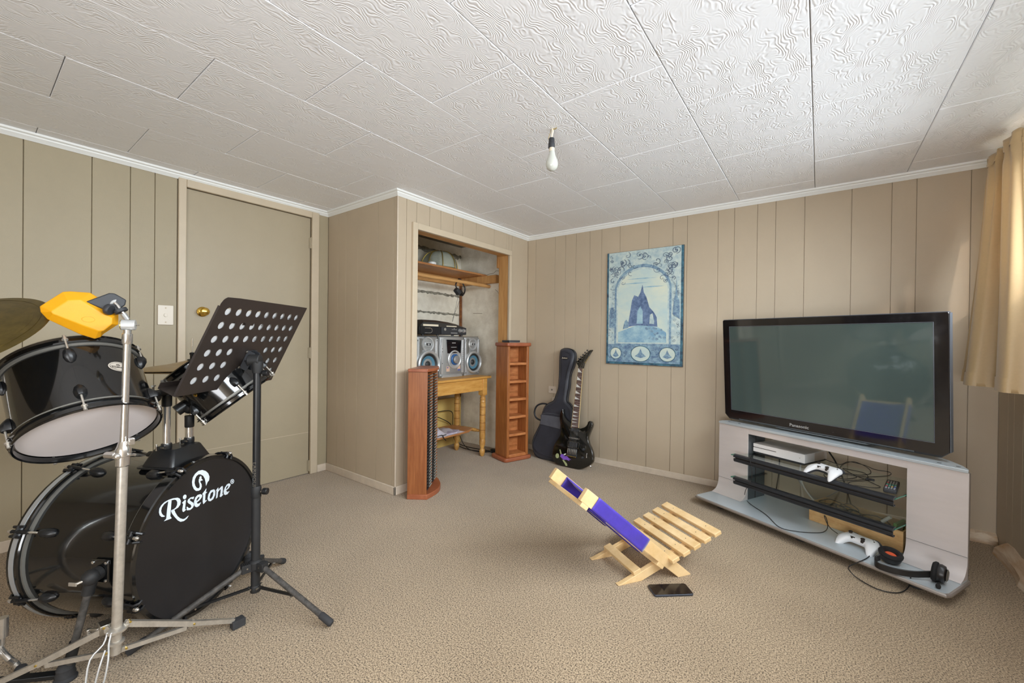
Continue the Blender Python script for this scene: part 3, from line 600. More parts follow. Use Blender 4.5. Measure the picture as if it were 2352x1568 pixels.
# local x = E1, y = axis x E1
big = tom('tom_drum', 'big glossy black tom with its white lower head turned to the viewer', frame((-1.758, .245, .745), E1, TA.cross(E1)), .168, .25, 5, math.radians(250), None, 'rack toms over the bass drum')
def on_cyl(r, a0, z0, pts): return [V((r)*math.cos(a0+x/r), (r)*math.sin(a0+x/r), z0+y) for x, y in pts]
def curved_patch(r, a0, z0, a, b, th=.0012):
    mb = MB(); mb.grid(lambda u, v: on_cyl(r, a0, z0, [(a*u*math.cos(2*PI*v), b*u*math.sin(2*PI*v))])[0], 6, 36); return mb
ba = math.radians(287)
bg_ = obj('badge', curved_patch(.1572, ba, .140, .028, .0175), 'badge', big)
mb = MB()
for p in LOGO:
    poly = [((p[i]/10000)*.125, (p[i+1]/10000-.155)*.11-.001) for i in range(0, len(p), 2)]; n0 = len(mb.v)
    mb.add(on_cyl(.1580, ba, .140, poly), [tuple(range(len(poly)))])
obj('badge_lettering', mb, 'ink', bg_, smooth=0)
mb = MB(); mb.tube(on_cyl(.1576, ba, .140, ellipse(0, 0, .0245, .0142)), .0004, 4, closed=True); obj('badge_line', mb, 'ink', bg_)
# smaller tom behind the music stand
SC_, SD = at_d(550, 917, 1.72), (CR*-.70+CU*.72)
SD = (SD-ray(550, 917)*(SD.dot(ray(550, 917))/ray(550, 917).length_squared)).normalized()
sx = (CF - SD*CF.dot(SD)).normalized()
small = tom('tom_drum', 'smaller glossy black tom tilted behind the perforated music stand', frame(SC_, sx, SD.cross(sx)), .160, .215, 5, math.radians(150), None, 'rack toms over the bass drum')
for a in (172, 196): 
    d = V(math.cos(math.radians(a)), math.sin(math.radians(a)), 0)
    obj('vent_grommet', MB().lathe([(.006, 0), (.0065, .002), (.003, .003)], tuple(d*.148+V(0, 0, .105)), tuple(d), 12), 'brass', small)
# arms from the posts to the toms
BI = bd.matrix_world.inverted()
def bl(p): return BI @ V(p)
w1 = bd.matrix_world @ V(MX, -.047, .84); tcen = V(-1.758, .245, .745)+TA*.125
td = (w1-tcen); td = (td-TA*td.dot(TA)).normalized(); e1_ = tcen+td*.158
arm = obj('tom_arm', MB().tube([bl(w1), bl(w1+(e1_-w1)*.35), bl(e1_-td*.004)], .013, 16), 'black_matte', bd)
obj('arm_bracket', MB().tube([bl(e1_-td*.002), bl(e1_+td*.045)], .019, 16), 'black_satin', arm)
obj('arm_key', MB().tube([bl(e1_+td*.03+V(0, 0, .016)), bl(e1_+td*.03+V(0, 0, .036))], .003, 8).tube([bl(e1_+td*.03+V(-.02, .008, .036)), bl(e1_+td*.03+V(.02, -.008, .038))], .0035, 8), 'steel', arm)
w2 = bd.matrix_world @ V(MX, .050, .735); sc2 = SC_+SD*.10
d2 = (w2-sc2); d2 = (d2-SD*d2.dot(SD)).normalized(); e2_ = sc2+d2*.150
mid = w2+V(0, 0, .028)
arm = obj('tom_arm', MB().tube([bl(w2-V(0, 0, .02)), bl(w2)], .0155, 16).ball(bl(mid), .021, 8).tube([bl(mid), bl(e2_-d2*.01)], .0165, 16), 'black_matte', bd)
obj('arm_bracket', MB().tube([bl(e2_-d2*.004), bl(e2_+d2*.03)], .021, 16), 'black_satin', arm)
obj('wing_nut', MB().tube([bl(mid+V(.02, 0, -.004)), bl(mid+V(.055, .02, -.006))], .003, 8).tube([bl(mid+V(.045, .01, .012)), bl(mid+V(.055, .02, -.006)), bl(mid+V(.07, .02, -.02))], .004, 8), 'steel', arm)
rods = MB()
for k in range(5):
    p = tcen+td*.16+TA*(-.02-.018*k)+V(.012*math.sin(k*2), 0, 0); rods.tube([bl(p+TA*.012), bl(p+td*.02-TA*.01+V(.006, 0, 0))], .003, 6)
obj('clamp_rods', rods, 'chrome', bd)

# ---- cymbals
def cymbal_mb(R, bow=.018, bell=.12, sg=1):
    prof = [(.005, sg*(bow+.016)), (R*.06, sg*(bow+.014)), (R*bell, sg*(bow+.004)), (R*(bell+.03), sg*bow), (R*.5, sg*bow*.72), (R*.8, sg*bow*.32), (R, 0), (R, -.0012*sg), (R*.5, sg*(bow*.72-.0012)), (.005, sg*(bow+.0148))]
    return MB().lathe(prof, n=72, cap0=False, cap1=False)
hc = at_d(441, 845, 1.88)
hh = thing('hi_hat', 'pair of hi-hat cymbals on a thin chrome stand behind the music stand', 'cymbal', V(hc.x, hc.y, 0))
z = hc.z
c = obj('upper_cymbal', cymbal_mb(.205, .020, .16), 'cymbal', hh); c.location = (0, 0, z+.004); c.rotation_euler = (.03, .0, 0)
c = obj('lower_cymbal', cymbal_mb(.205, .018, .16, -1), 'cymbal', hh); c.location = (0, 0, z-.004); c.rotation_euler = (.03, 0, 0)
obj('clutch', MB().lathe([(.018, .028), (.018, .040), (.008, .042), (.008, .060), (.010, .062), (.010, .070), (.003, .072)], (0, 0, z), n=16), 'black_satin', hh)
obj('pull_rod', MB().cyl((0, 0, .08), (0, 0, z+.135), .0032, n=8), 'chrome', hh)
obj('stand_tube', MB().cyl((0, 0, .10), (0, 0, z-.05), .0085, n=14).cyl((0, 0, .10), (0, 0, z*.6), .0125, n=14), 'chrome', hh)
for k in range(3):
    a = 2.0+2*PI*k/3; d = V(math.cos(a), math.sin(a), 0)
    l = obj('stand_leg', MB().tube([V(0, 0, .30), d*.25+V(0, 0, .015)], .008, 8), 'chrome', hh); obj('rubber_foot', MB().ball(d*.25+V(0, 0, .013), .013, 6), 'rubber', l)

cc = at_d(-118, 771, 1.10); nrm = (CU*.86-CF*.62+CR*.05).normalized()
base = V(cc.x-.12, cc.y-.02, 0)
ct = thing('crash_cymbal', 'dull bronze cymbal cut off by the left edge, in front of the big tom', 'cymbal', base)
c = obj('cymbal_plate', cymbal_mb(.202, .020, .12), 'cymbal_dark', ct); q = nrm.to_track_quat('Z', 'Y')
c.matrix_local = Matrix.Translation(cc-base) @ q.to_matrix().to_4x4()
gr = MB()
for i in range(9): gr.ring(.06+i*.015, .0605+i*.015, .0185-i*.0019, .0193-i*.0019, n=72)
g = obj('lathe_groove', gr, 'cymbal_dark', c)
top = cc-base+nrm*.04
obj('felt_and_nut', MB().lathe([(.018, .034), (.018, .046), (.007, .048), (.007, .06)], n=16), 'black_satin', c)
obj('boom_tube', MB().tube([top, V(top.x*.4, top.y*.4, top.z-.06), V(0, 0, top.z-.10)], .008, 12).cyl((0, 0, .1), (0, 0, top.z-.10), .0115, n=14), 'chrome', ct)
# its legs reach into view at the floor
ft = at_z(140, 1548, .016)-base
l = obj('stand_leg', MB().box((0, -.012, -.006), (1, .012, .006)), 'black_satin', ct, bevel=.001)
st = V(-.02, -.02, .045); dd = ft-st; l.matrix_local = frame(st, dd, z=(0, 0, 1)) @ Matrix.Diagonal((dd.length, 1, 1, 1))
f2 = at_z(48, 1545, .012)-base; s2 = at_z(-60, 1400, .15)-base
l2 = obj('stand_leg', MB().tube([V(0, 0, .24), s2, at_z(8, 1500, .07)-base, at_z(36, 1522, .03)-base, f2], .0085, 12, smooth=3), 'chrome', ct)
obj('rubber_foot', MB().lathe([(.017, 0), (.018, .006), (.014, .028), (.010, .034)], tuple(f2-V(0, 0, .012)), n=16), 'rubber', l2)
l3 = obj('stand_leg', MB().tube([V(0, 0, .24), V(-.22, .1, .012)], .0085, 10), 'chrome', ct)
ht = at_z(6, 1440, .14)-base
obj('memory_clamp', MB().cyl(ht+V(0, 0, .03), ht-V(0, 0, .03), .013, n=14).cyl(ht-V(0, 0, .03), ht-V(0, 0, .055), .006, n=10), 'chrome', ct)

# ---- yellow jam block on its chrome stand
jp, jt = V(-1.665, .280, 0), V(-1.645, .300, 1.083)
js = thing('percussion_stand', 'tall straight chrome stand with flat strip legs, standing before the bass drum', 'stand', jp)
def J(p): return V(p)-jp
def jz(z): return V(0, 0, 0)+(jt-jp)*(z/1.083)
obj('upper_tube', MB().cyl(jz(.60), jz(1.06), .0095, n=24), 'chrome', js)
obj('lower_tube', MB().cyl(jz(.10), jz(.70), .0125, n=24), 'chrome_worn', js)
cl = obj('height_clamp', MB().lathe([(.0125, 0), (.0165, .004), (.0165, .030), (.0185, .032), (.0185, .052), (.015, .060), (.0115, .075)], jz(.655), tuple(jt-jp), 24), 'chrome', js)
kc = jz(.69)
u1 = (CR*1).normalized(); fw = V(-CF.x, -CF.y, 0).normalized()
obj('clamp_wing', MB().cyl(kc-u1*.045+fw*.004, kc-u1*.012+fw*.010, .010, n=14).cyl(kc+u1*.01, kc+u1*.036, .004, n=8).ball(kc+fw*.018, .010, 8), 'chrome', cl)
obj('clamp_lug', MB().box(tuple(kc+V(.008, .008, .030)), tuple(kc+V(.026, .022, .050))), 'chrome', cl, bevel=.002)
obj('top_collar', MB().lathe([(.0115, 0), (.0125, .002), (.0125, .030), (.0105, .032)], jz(1.018), tuple(jt-jp), 20), 'chrome', js)
tl = jz(1.075); axn = (CR*.86+CF*.5).normalized()
tt = obj('tilter', MB().cyl(tl-axn*.014, tl+axn*.018, .0155, n=24), 'silver_light', js, bevel=.0015)
obj('tilter_face', MB().ring(.006, .0145, -.0155, -.0138, tuple(tl), tuple(axn), 20), 'gold', tt)
obj('ratchet', MB().ring(.0095, .0125, -.0165, -.015, tuple(tl), tuple(axn), 14), 'steel', tt)
obj('hinge_pin', MB().cyl(tl+axn*.018, tl+axn*.026, .002, n=8), 'steel', tt)
hub = jz(.175)
def strip(a, b, w=.011, th=.003, up=(0, 0, 1)):
    a, b = V(a), V(b); d = b-a; M = frame(a, d, z=up); mb = MB(); L = d.length
    s1 = V(up).cross(d).normalized()
    return mb.box((0, -th, -w), (L, -th+.0012, w), M).box((0, th-.0012, -w), (L, th, w), M).box((.01, -th, w-.0012), (L-.01, th, w), M)
ftr = at_z(537, 1436, .012)-jp; ftl = V(-.235, -.225, .012)
for nm, f in (('right', ftr), ('left', ftl)):
    d = V(f.x, f.y, 0).normalized(); m1 = hub+d*.017+V(0, 0, .006); kn_ = V(0, 0, 0)+d*(V(f.x, f.y, 0).length*.62)+V(0, 0, .085); low = jz(.105)+d*.012
    l = obj('strip_leg', strip(m1, kn_, .0085, .006).add(*(lambda m: (m.v, m.f))(strip(kn_-(kn_-m1)*.06, f+V(0, 0, .018), .0075, .0055))), 'chrome_worn', js)
    obj('brace', strip(low, kn_-V(0, 0, .004)-d*.02, .007, .004), 'chrome_worn', l)
    for p in (m1+d*.012, kn_, low+d*.01):
        sd = d.cross(V(0, 0, 1)); obj('rivet', MB().cyl(p+sd*.0085, p-sd*.0085, .003, n=10), 'gold', l)
    fm = frame(f+d*.01, d, z=(0, 0, 1)); mb = MB(); mb.box((-.018, -.014, -.010), (.022, .014, .018), fm)
    for k in range(5): mb.box((.022, -.014, -.008+k*.005), (.0245, .014, -.0055+k*.005), fm)
    ff = obj('rubber_foot', mb, 'rubber', l, bevel=.002)
obj('leg_hub', MB().lathe([(.014, -.010), (.024, -.008), (.026, -.004), (.026, 0), (.014, .006)], tuple(hub), n=24).lathe([(.014, -.005), (.019, -.003), (.019, .003), (.014, .005)], tuple(jz(.135)), n=24), 'chrome_worn', js)
obj('hub_block', MB().box((-.050, -.030, .160), (-.014, -.004, .188)).cyl((-.062, -.045, .168), (-.040, -.028, .170), .005, n=8).box((-.070, -.052, .150), (-.058, -.042, .172)), 'steel', js, bevel=.002)
wire = MB(); e = fw
hb = jz(.165)+fw*.022
for s in (-1, 1): wire.tube([hb+u1*s*.006+V(0, 0, .012), hb+u1*s*.008+V(0, 0, -.015)+e*.01, hb+u1*s*.026+e*.03+V(0, 0, -.045), hb+u1*(s*.024)+e*.045+V(0, 0, -.11), hb+u1*(s*.010-.012)+e*.055+V(0, 0, -.155)], .0024, 8, smooth=3)
wire.tube([hb+V(0, 0, -.03)+e*.012, hb+e*.03+V(0, 0, -.07), hb+u1*-.006+e*.05+V(0, 0, -.158)], .0024, 8, smooth=3)
obj('wire_support', wire, 'silver_light', js)
# the jam block
jo = V(-1.72897, .20814, 1.09912); jn = V(.99236, -.11946, -.03069); ju = V(.11952, .99283, 0); jv = V(.03047, -.00367, .99953)
jb = thing('jam_block', 'bright yellow faceted plastic percussion block clamped atop the chrome stand', 'percussion block', frame(jo-jn*.03, ju, jv))
outer = [(-.0752, .0227), (-.0316, .0676), (-.0165, .0705), (.0241, .0701), (.0525, .0482), (.0854, .0143), (.0856, -.0221), (.0541, -.0512), (.0465, -.0622), (.0345, -.0677), (.0046, -.0551), (-.0608, -.0126), (-.0735, .0071)]
inner = [(-.0520, .0112), (-.0215, .0426), (-.0120, .0450), (.0042, .0461), (.0340, .0207), (.0707, -.0037), (.0708, -.0210), (.0530, -.0419), (.0480, -.0430), (.0420, -.0437), (.0097, -.0277), (-.0492, .0035), (-.0515, .0080)]
rings = [[V(a*.96, b*.96, -.022) for a, b in outer], [V(a, b, -.016) for a, b in outer], [V(a, b, .006) for a, b in outer], [V(a, b, .028) for a, b in inner]]
obj('block_body', MB().loft(rings), 'yellow_plastic', jb, bevel=.0018, seg=2, smooth=.3)
obj('raised_oval', MB().tube([V(a, b, .0283) for a, b in ellipse(.0202, -.0091, .0135, .0085)], .0007, 6, closed=True), 'yellow_plastic', jb)
cb0 = V(.0700, .0600, .006)
k = obj('clamp_body', MB().prism([(-.052, -.008), (-.002, .022), (.010, .022), (.036, .004), (.034, -.012), (.010, -.036), (-.004, -.034)], tuple(V(.066, .050, 0)), (1, 0, 0), (0, 1, 0), -.006, .026), 'bake', jb, bevel=.003)
obj('clamp_screw_plate', MB().lathe([(.015, 0), (.015, .004), (.006, .006)], (.079, .040, .018), (0.3, -.3, 1), 20), 'silver_light', jb)
obj('l_rod', MB().tube([V(.076, .044, .024), V(.083, .034, .03), V(.088, .024, .034), V(.100, .006, .036), V(.104, -.004, .034)], .0042, 10), 'chrome', jb)
obj('knob', MB().lathe([(.0145, -.007), (.0165, -.004), (.0165, .004), (.0145, .007)], (.0635, .022, .034), (.75, -.2, .6), 12), 'bake', jb, bevel=.001)
obj('rod_washer', MB().lathe([(.006, -.006), (.0165, -.005), (.0165, .005), (.006, .006)], (.0895, .020, .034), (.45, -.8, .2), 24), 'bake', jb, bevel=.001)
obj('rod_sleeve', MB().cyl((.094, .012, .036), (.104, -.006, .034), .0075, n=16), 'silver', jb)

# ---- music stand
mp = V(-1.727, .685, 0)
ms = thing('music_stand', 'dark brown perforated music stand on a black tripod, in front of the door', 'music stand', mp)
obj('outer_tube', MB().cyl((0, 0, .075), (0, 0, .47), .0155, n=24), 'black_matte', ms)
obj('inner_tube', MB().cyl((0, 0, .40), (0, 0, .925), .0132, n=24), 'black_satin', ms)
c = obj('height_collar', MB().lathe([(.0165, 0), (.0175, .003), (.0175, .038), (.0155, .044)], (0, 0, .428), n=24), 'black_matte', ms)
rt = V(CR.x, CR.y, 0).normalized()
obj('collar_screw', MB().cyl(V(0, 0, .450)+rt*.016, V(0, 0, .452)+rt*.034, .004, n=8), 'steel', c)
obj('screw_knob', MB().cyl(V(0, 0, .452)+rt*.026, V(0, 0, .452)+rt*.044, .0125, n=16), 'black_satin', c, bevel=.002)
tx = text('tube_lettering', 'LARMOUR', .017, 'steel', ms, V(0, 0, .515)-V(CF.x, CF.y, 0).normalized()*.0136, (0, 0, -1), (rt.x, rt.y, 0), sx=1.3)
feet = [at_z(762, 1432, .016)-mp, at_z(652, 1288, .016)-mp, at_z(291, 1500, .016)-mp]
sh = V(0, 0, .172)
obj('leg_yoke', MB().lathe([(.0165, -.016), (.023, -.014), (.024, .010), (.019, .016), (.0165, .018)], tuple(sh), n=24), 'black_matte', ms)
for f in feet:
    d = V(f.x, f.y, 0).normalized(); a = sh+d*.030-V(0, 0, .004); sd = d.cross(V(0, 0, 1))
    lug = MB().box((-.022, -.014, -.016), (.018, .014, .014), frame(a, d, z=(0, 0, 1)))
    for k in range(5): lug.box((-.012+k*.006, -.0135, .014), (-.009+k*.006, .0135, .0165), frame(a, d, z=(0, 0, 1)))
    y = obj('leg_socket', lug, 'black_matte', ms, bevel=.002)
    l = obj('tripod_leg', MB().tube([a, f+(a-f).normalized()*.03], .0098, 14), 'dusty_black', ms)
    obj('rubber_tip', MB().tube([f+(a-f).normalized()*.055, f+(a-f).normalized()*.05, f+(a-f).normalized()*.006, f], .012, 14, radii=[.0105, .0125, .0128, .010]), 'rubber', l)
    mm_ = a+(f-a)*.47; lo = V(0, 0, .085)+d*.016
    obj('strut', strip(lo, mm_-V(0, 0, .010), .0045, .0035), 'black_satin', l)
    for p in (a, lo+d*.004, mm_-V(0, 0, .010)): obj('rivet', MB().cyl(p+sd*.0145, p-sd*.0145, .003, n=8), 'steel', y)
obj('base_cap', MB().lathe([(.0165, 0), (.0175, .002), (.0175, .022), (.0155, .026)], (0, 0, .066), n=20), 'black_matte', ms)
# desk: perforated plate, built in its own plane
DC = V(-1.80936, .69765, 1.01099); DU = V(-.59870857, .80095057, .00512131); DV = V(.35439196, .25916229, .89846605); DN = V(.71829965, .53973428, -.43901313)
DM = Matrix.Translation(-mp) @ frame(DC, DU, DV)
def D(a, b, c=0): return DM @ V(a, b, c)
def plate_with_holes():
    bm = bmesh.new(); HC = []; 
    for r in range(6):
        for c in range(9):
            if r >= 3 and 2 < c < 6: continue
            HC.append(((c-4)*.056, (2.5-r)*.0533))
    us = [-.272]+[(c-4)*.056-.028 for c in range(1, 9)]+[.272]; 
    us = [-.2745]+[(c-4.5)*.056 for c in range(1, 9)]+[.2745]; vs_ = [.186]+[(2.5-r+.5)*.0533 for r in range(0, 7)]+[-.186]; cache = {}
    def vert(x, y):
        # rounded upper corners
        k = (round(x, 5), round(y, 5))
        if k not in cache: cache[k] = bm.verts.new((x, y, 0))
        return cache[k]
    for i in range(9):
        for j in range(8):
            x0, x1 = us[i], us[i+1]; y1, y0 = vs_[j], vs_[j+1]
            hole = None
            for hx, hy in HC:
                if x0 < hx < x1 and y0 < hy < y1: hole = (hx, hy)
            cs = [(x1, y1), (x0, y1), (x0, y0), (x1, y0)]
            if i == 0 and j == 0: cs = [(x1, y1), (x0+.018, y1), (x0+.005, y1-.005), (x0, y1-.010), (x0, y0), (x1, y0)] if y1-y0 > .012 else cs
            if not hole:
                bm.faces.new([vert(*c) for c in cs]); continue
            n = 20; ring = [vert(hole[0]+.0142*math.cos(2*PI*k/n+PI/4), hole[1]+.0142*math.sin(2*PI*k/n+PI/4)) for k in range(n)]
            co = [vert(*c) for c in [(x1, y1), (x0, y1), (x0, y0), (x1, y0)]]
            for q in range(4):
                for k in range(5): bm.faces.new([co[q], ring[(q*5+k+1) % n], ring[q*5+k]][::-1]) if False else bm.faces.new([co[q] if k < 3 else co[(q+1) % 4], ring[q*5+k], ring[(q*5+k+1) % n]])
                bm.faces.new([co[q], ring[q*5+3], co[(q+1) % 4]])
    for v in bm.verts:      # rounded top left corner of the plate
        dx, dy = -.2745+.030-v.co.x, v.co.y-(.186-.030)
        if dx > 0 and dy > 0 and math.hypot(dx, dy) > .030: k_ = .030/math.hypot(dx, dy); v.co.x = -.2445-dx*k_; v.co.y = .156+dy*k_
    bmesh.ops.recalc_face_normals(bm, faces=bm.faces)
    r = bmesh.ops.extrude_face_region(bm, geom=bm.faces[:]); vv = [g for g in r['geom'] if isinstance(g, bmesh.types.BMVert)]
    bmesh.ops.translate(bm, verts=vv, vec=(0, 0, -.0015)); bmesh.ops.recalc_face_normals(bm, faces=bm.faces)
    me = bpy.data.meshes.new('desk_plate'); bm.to_mesh(me); bm.free(); return me
dk = obj('desk_plate', plate_with_holes(), 'desk_brown', ms); dk.matrix_local = DM
def DB(name, mb, m, par=dk, **k): return obj(name, mb, m, par, **k)
DB('side_flange', MB().box((-.2750, -.186, -.007), (-.2735, .150, .0005)), 'desk_brown'); DB('side_flange', MB().box((.2735, -.186, -.012), (.2750, .183, .0005)), 'desk_brown')
DB('music_ledge', MB().box((-.2745, -.188, -.062), (.2745, -.186, 0)).box((-.2745, -.188, -.064), (.2745, -.166, -.062)), 'desk_brown')
br = DB('tilt_bracket', MB().prism([(-.010, -.030), (.020, -.030), (.022, -.085), (.004, -.10), (-.012, -.085)], (0, 0, 0), (1, 0, 0), (0, 1, 0), .001, .004).box((-.012, -.100, .001), (-.008, -.022, .032)).box((.022, -.100, .001), (.026, -.022, .032)).box((-.012, -.028, .001), (.05, -.024, .004)), 'bake', bevel=.001)
for a, b in ((-.008, -.030), (-.010, -.096)): DB('bolt_head', MB().lathe([(.006, 0), (.006, .002), (.003, .004)], (a-.006, b, .002), n=10), 'steel', br)
DB('bracket_knob', MB().cyl((.026, -.045, .022), (.044, -.047, .024), .0085, n=14), 'black_satin', br, bevel=.001)
hd = V(0, 0, .955)
obj('tilt_head', MB().cyl(hd-rt*.030-fw*-.004, hd+rt*.012, .021, n=24), 'black_matte', ms, bevel=.003)
obj('tilt_neck', MB().lathe([(.0165, 0), (.018, .006), (.020, .03), (.021, .045)], (0, 0, .905), n=20), 'black_matte', ms)
obj('tilt_arm', MB().box((-.012, -.012, 0), (.012, .012, 1), frame(hd, V(1, 0, 0).cross(D(.008, -.075, .01)-hd), z=(D(.008, -.075, .01)-hd)) @ Matrix.Diagonal((1, 1, (D(.008, -.075, .01)-hd).length, 1))), 'bake', ms)
obj('tilt_knob', MB().cyl(V(0, 0, .905)+rt*.012, V(0, 0, .905)+rt*.030, .005, n=8).cyl(V(0, 0, .905)+rt*.024-fw*-.0, V(0, 0, .905)+rt*.042, .0115, n=16), 'black_satin', ms, bevel=.001)
# sheets of music resting on the ledge behind the plate
for k, (a, w, hgt, z0, m) in enumerate(((-.262, .235, .325, -.004, 'paper'), (-.02, .285, .335, -.007, 'paper'))):
    sm = thing('sheet_music', ['plain white page behind the left half of the music stand plate', 'printed page of music behind the right half of the stand plate'][k], 'sheet music', frame(DC+DU*0, DU, DV), 'loose pages on the music stand')
    obj('page', MB().box((a, -.184, z0-.0006), (a+w, -.184+hgt, z0)), m, sm)
    if k == 1:
        st_ = MB()
        for r in range(9):
            y = -.150+r*.033
            for l_ in range(5): st_.box((a+.02, y+l_*.0028, z0), (a+w-.02, y+l_*.0028+.0005, z0+.0001))
            for q in range(16): x = a+.03+q*.0145; st_.box((x, y+(q*7 % 5)*.0022, z0), (x+.0035, y+(q*7 % 5)*.0022+.0028, z0+.0002))
        obj('printed_staves', st_, 'ink', sm, smooth=0)
    else: obj('printed_heading', MB().box((a+.05, .088, z0), (a+.12, .098, z0+.0001)).box((a+.15, .082, z0), (a+.215, .096, z0+.0001)), 'ink', sm, smooth=0)

# ================================================================ CUPBOARD AND RACKS
# ---- tall narrow disc rack with black plastic slots, left of the opening
ra, rx, ry_ = V(-2.136, 1.744, 0), V(.82, .573, 0).normalized(), V(-.573, .82, 0).normalized()
rk = thing('disc_rack', 'tall narrow wooden disc rack with two columns of black plastic slots', 'rack', frame(ra, rx, ry_))
RW, RD, RH = .325, .125, .845
obj('side_panel', MB().box((0, 0, .03), (RD, .014, RH-.016)), 'rack_wood', rk, bevel=.0015)
obj('side_panel', MB().box((0, RW-.014, .03), (RD, RW, RH-.016)), 'rack_wood', rk, bevel=.0015)
obj('back_panel', MB().box((0, .014, .03), (.006, RW-.014, RH-.016)), 'rack_wood', rk)
obj('divider', MB().box((.006, RW/2-.004, .03), (RD-.002, RW/2+.004, RH-.016)), 'rack_wood', rk)
bow = [(0, -.006), (RD+.006, -.006)]+[(RD+.006+.050*math.sin(PI*i/12), -.006+(RW+.012)*i/12) for i in range(1, 12)]+[(RD+.006, RW+.006), (0, RW+.006)]
obj('base_plinth', MB().prism(bow, (0, 0, 0), (1, 0, 0), (0, 1, 0), 0, .032), 'rack_red', rk, bevel=.003)
topb = [(0, -.010), (RD+.004, -.010)]+[(RD+.004+.028*math.sin(PI*i/12), -.010+(RW+.02)*i/12) for i in range(1, 12)]+[(RD+.004, RW+.010), (0, RW+.010)]
obj('top_plate', MB().prism(topb, (0, 0, RH-.018), (1, 0, 0), (0, 1, 0), 0, .020), 'rack_red', rk, bevel=.003)
cw_ = RW/2-.020; NR = 38
rib = MB().prism([(0, 0), (.100, -.002), (.118, .004), (.114, .009), (.098, .003), (0, .003)], (0, 0, 0), (1, 0, 0), (0, 0, 1), -cw_*.94, -.004)
rib.box((.106, .004, .003), (.122, cw_*.34, .012)); ribm = rib.mesh('disc_holder', .3); ribm.materials.append(MT['rib_black'])
nos = MB().prism([(.100, .000), (.124, .005), (.121, .0095), (.100, .0045)], (0, 0, 0), (1, 0, 0), (0, 0, 1), -cw_*.92, -cw_*.42).mesh('holder_lip', .3); nos.materials.append(MT['rib_grey'])
for c in range(2):
    for k in range(NR):
        o = obj('disc_holder', ribm, 'rib_black', rk); o.location = (.006, .016+c*(RW/2-.012)+.002, .050+k*(RH-.085)/NR)
        q = obj('holder_lip', nos, 'rib_grey', o)

# ---- solid orange-stained shelf tower, right of the opening
tb, tfy = V(-2.111, 2.754, 0), V(.318, .948, 0).normalized()
tx_ = V(-tfy.y, tfy.x, 0)     # into depth
tw = thing('disc_tower', 'orange-stained wooden tower of six open shelves beside the cupboard opening', 'shelf', frame(tb, tfy, tx_))
# local x along the front (0..0.29), y depth (0..0.24)
def rr(x0, y0, x1, y1, r): return rrect(x0, y0, x1, y1, r, 4)
obj('base_plinth', MB().prism(rr(0, 0, .286, .235, .03), (0, 0, 0), (1, 0, 0), (0, 1, 0), 0, .034), 'rack_red', tw, bevel=.010, seg=3)
obj('top_plate', MB().prism(rr(.016, .005, .276, .215, .02), (0, 0, .985), (1, 0, 0), (0, 1, 0), 0, .032), 'rack_red', tw, bevel=.009, seg=3)
for x in (.030, .232): obj('side_board', MB().box((x, .022, .034), (x+.026, .205, .985)), 'orange_wood', tw, bevel=.004)
bk = obj('back_board', MB().box((.056, .150, .034), (.232, .160, .985)), 'orange_wood_light', tw)
for i, z in enumerate((.056, .232, .384, .537, .690, .845)):
    obj('shelf', MB().box((.056, .026, z-.022), (.232, .152, z)), 'orange_wood_light', tw, bevel=.003)
    obj('back_bead', MB().box((.056, .1455, z+.030), (.232, .151, z+.034)).box((.056, .1455, z+.040), (.232, .151, z+.044)), 'orange_wood', tw)
obj('plinth_step', MB().box((.056, .020, .034), (.232, .060, .046)), 'orange_wood_light', tw, bevel=.002)
bx_ = thing('set_top_box', 'small black plastic device lying on top of the shelf tower', 'device', frame(tb+tfy*.05+tx_*.03+V(0, 0, 1.017), tfy, tx_))
obj('case', MB().prism(rr(0, 0, .115, .12, .008), (0, 0, .004), (1, 0, 0), (0, 1, 0), 0, .016), 'bake', bx_, bevel=.002)
obj('foot_ring', MB().prism(rr(.006, .006, .109, .114, .006), (0, 0, 0), (1, 0, 0), (0, 1, 0), 0, .004), 'rib_grey', bx_)

# ---- old turned-leg table in the recess
TZ = .715
tbl = thing('side_table', 'small yellow varnished table with turned legs inside the cupboard recess', 'table', V(-2.58, 2.43, 0))
def TT(x, y, z=0): return V(x+2.58, y-2.43, z)
obj('table_top', MB().box(tuple(TT(-2.80, 2.00, TZ-.020)), tuple(TT(-2.366, 2.872, TZ))), 'table_wood', tbl, bevel=.004)
def leg_prof():
    r = .026
    P = [(.012, 0), (.020, .012), (.023, .03), (.026, .045), (.022, .062), (.016, .070), (.017, .076), (.026, .105), (.028, .135), (.024, .155), (.0265, .160), (.0265, .232), (.024, .235), (.0265, .238)]
    for z in (.30, .37, .44): P += [(.0265, z-.004), (.024, z), (.0265, z+.004)]
    P += [(.0265, .470), (.023, .476), (.027, .486), (.023, .500), (.027, .515), (.020, .530), (.024, .540), (.024, .548)]
    return P
LX = (-2.722, -2.406); LY = (2.06, 2.800)
for x in LX:
    for y in LY:
        l = obj('turned_leg', MB().lathe(leg_prof(), tuple(TT(x, y)), n=20), 'leg_wood', tbl, smooth=.5)
        obj('turned_groove', MB().ring(.0225, .0262, .298, .301).ring(.0225, .0262, .368, .371).ring(.0225, .0262, .438, .441).ring(.0225, .0262, .233, .236), 'pipe_rust', l).location = TT(x, y)
        obj('leg_block', MB().box(tuple(TT(x-.028, y-.028, .546)), tuple(TT(x+.028, y+.028, TZ-.020))), 'table_wood', l, bevel=.003)
obj('apron', MB().box(tuple(TT(LX[1]-.004, LY[0]+.028, .592)), tuple(TT(LX[1]+.018, LY[1]-.028, TZ-.020))), 'table_wood', tbl)
obj('apron', MB().box(tuple(TT(LX[0]+.028, LY[1]-.012, .592)), tuple(TT(LX[1]-.028, LY[1]+.010, TZ-.020))), 'table_wood', tbl)
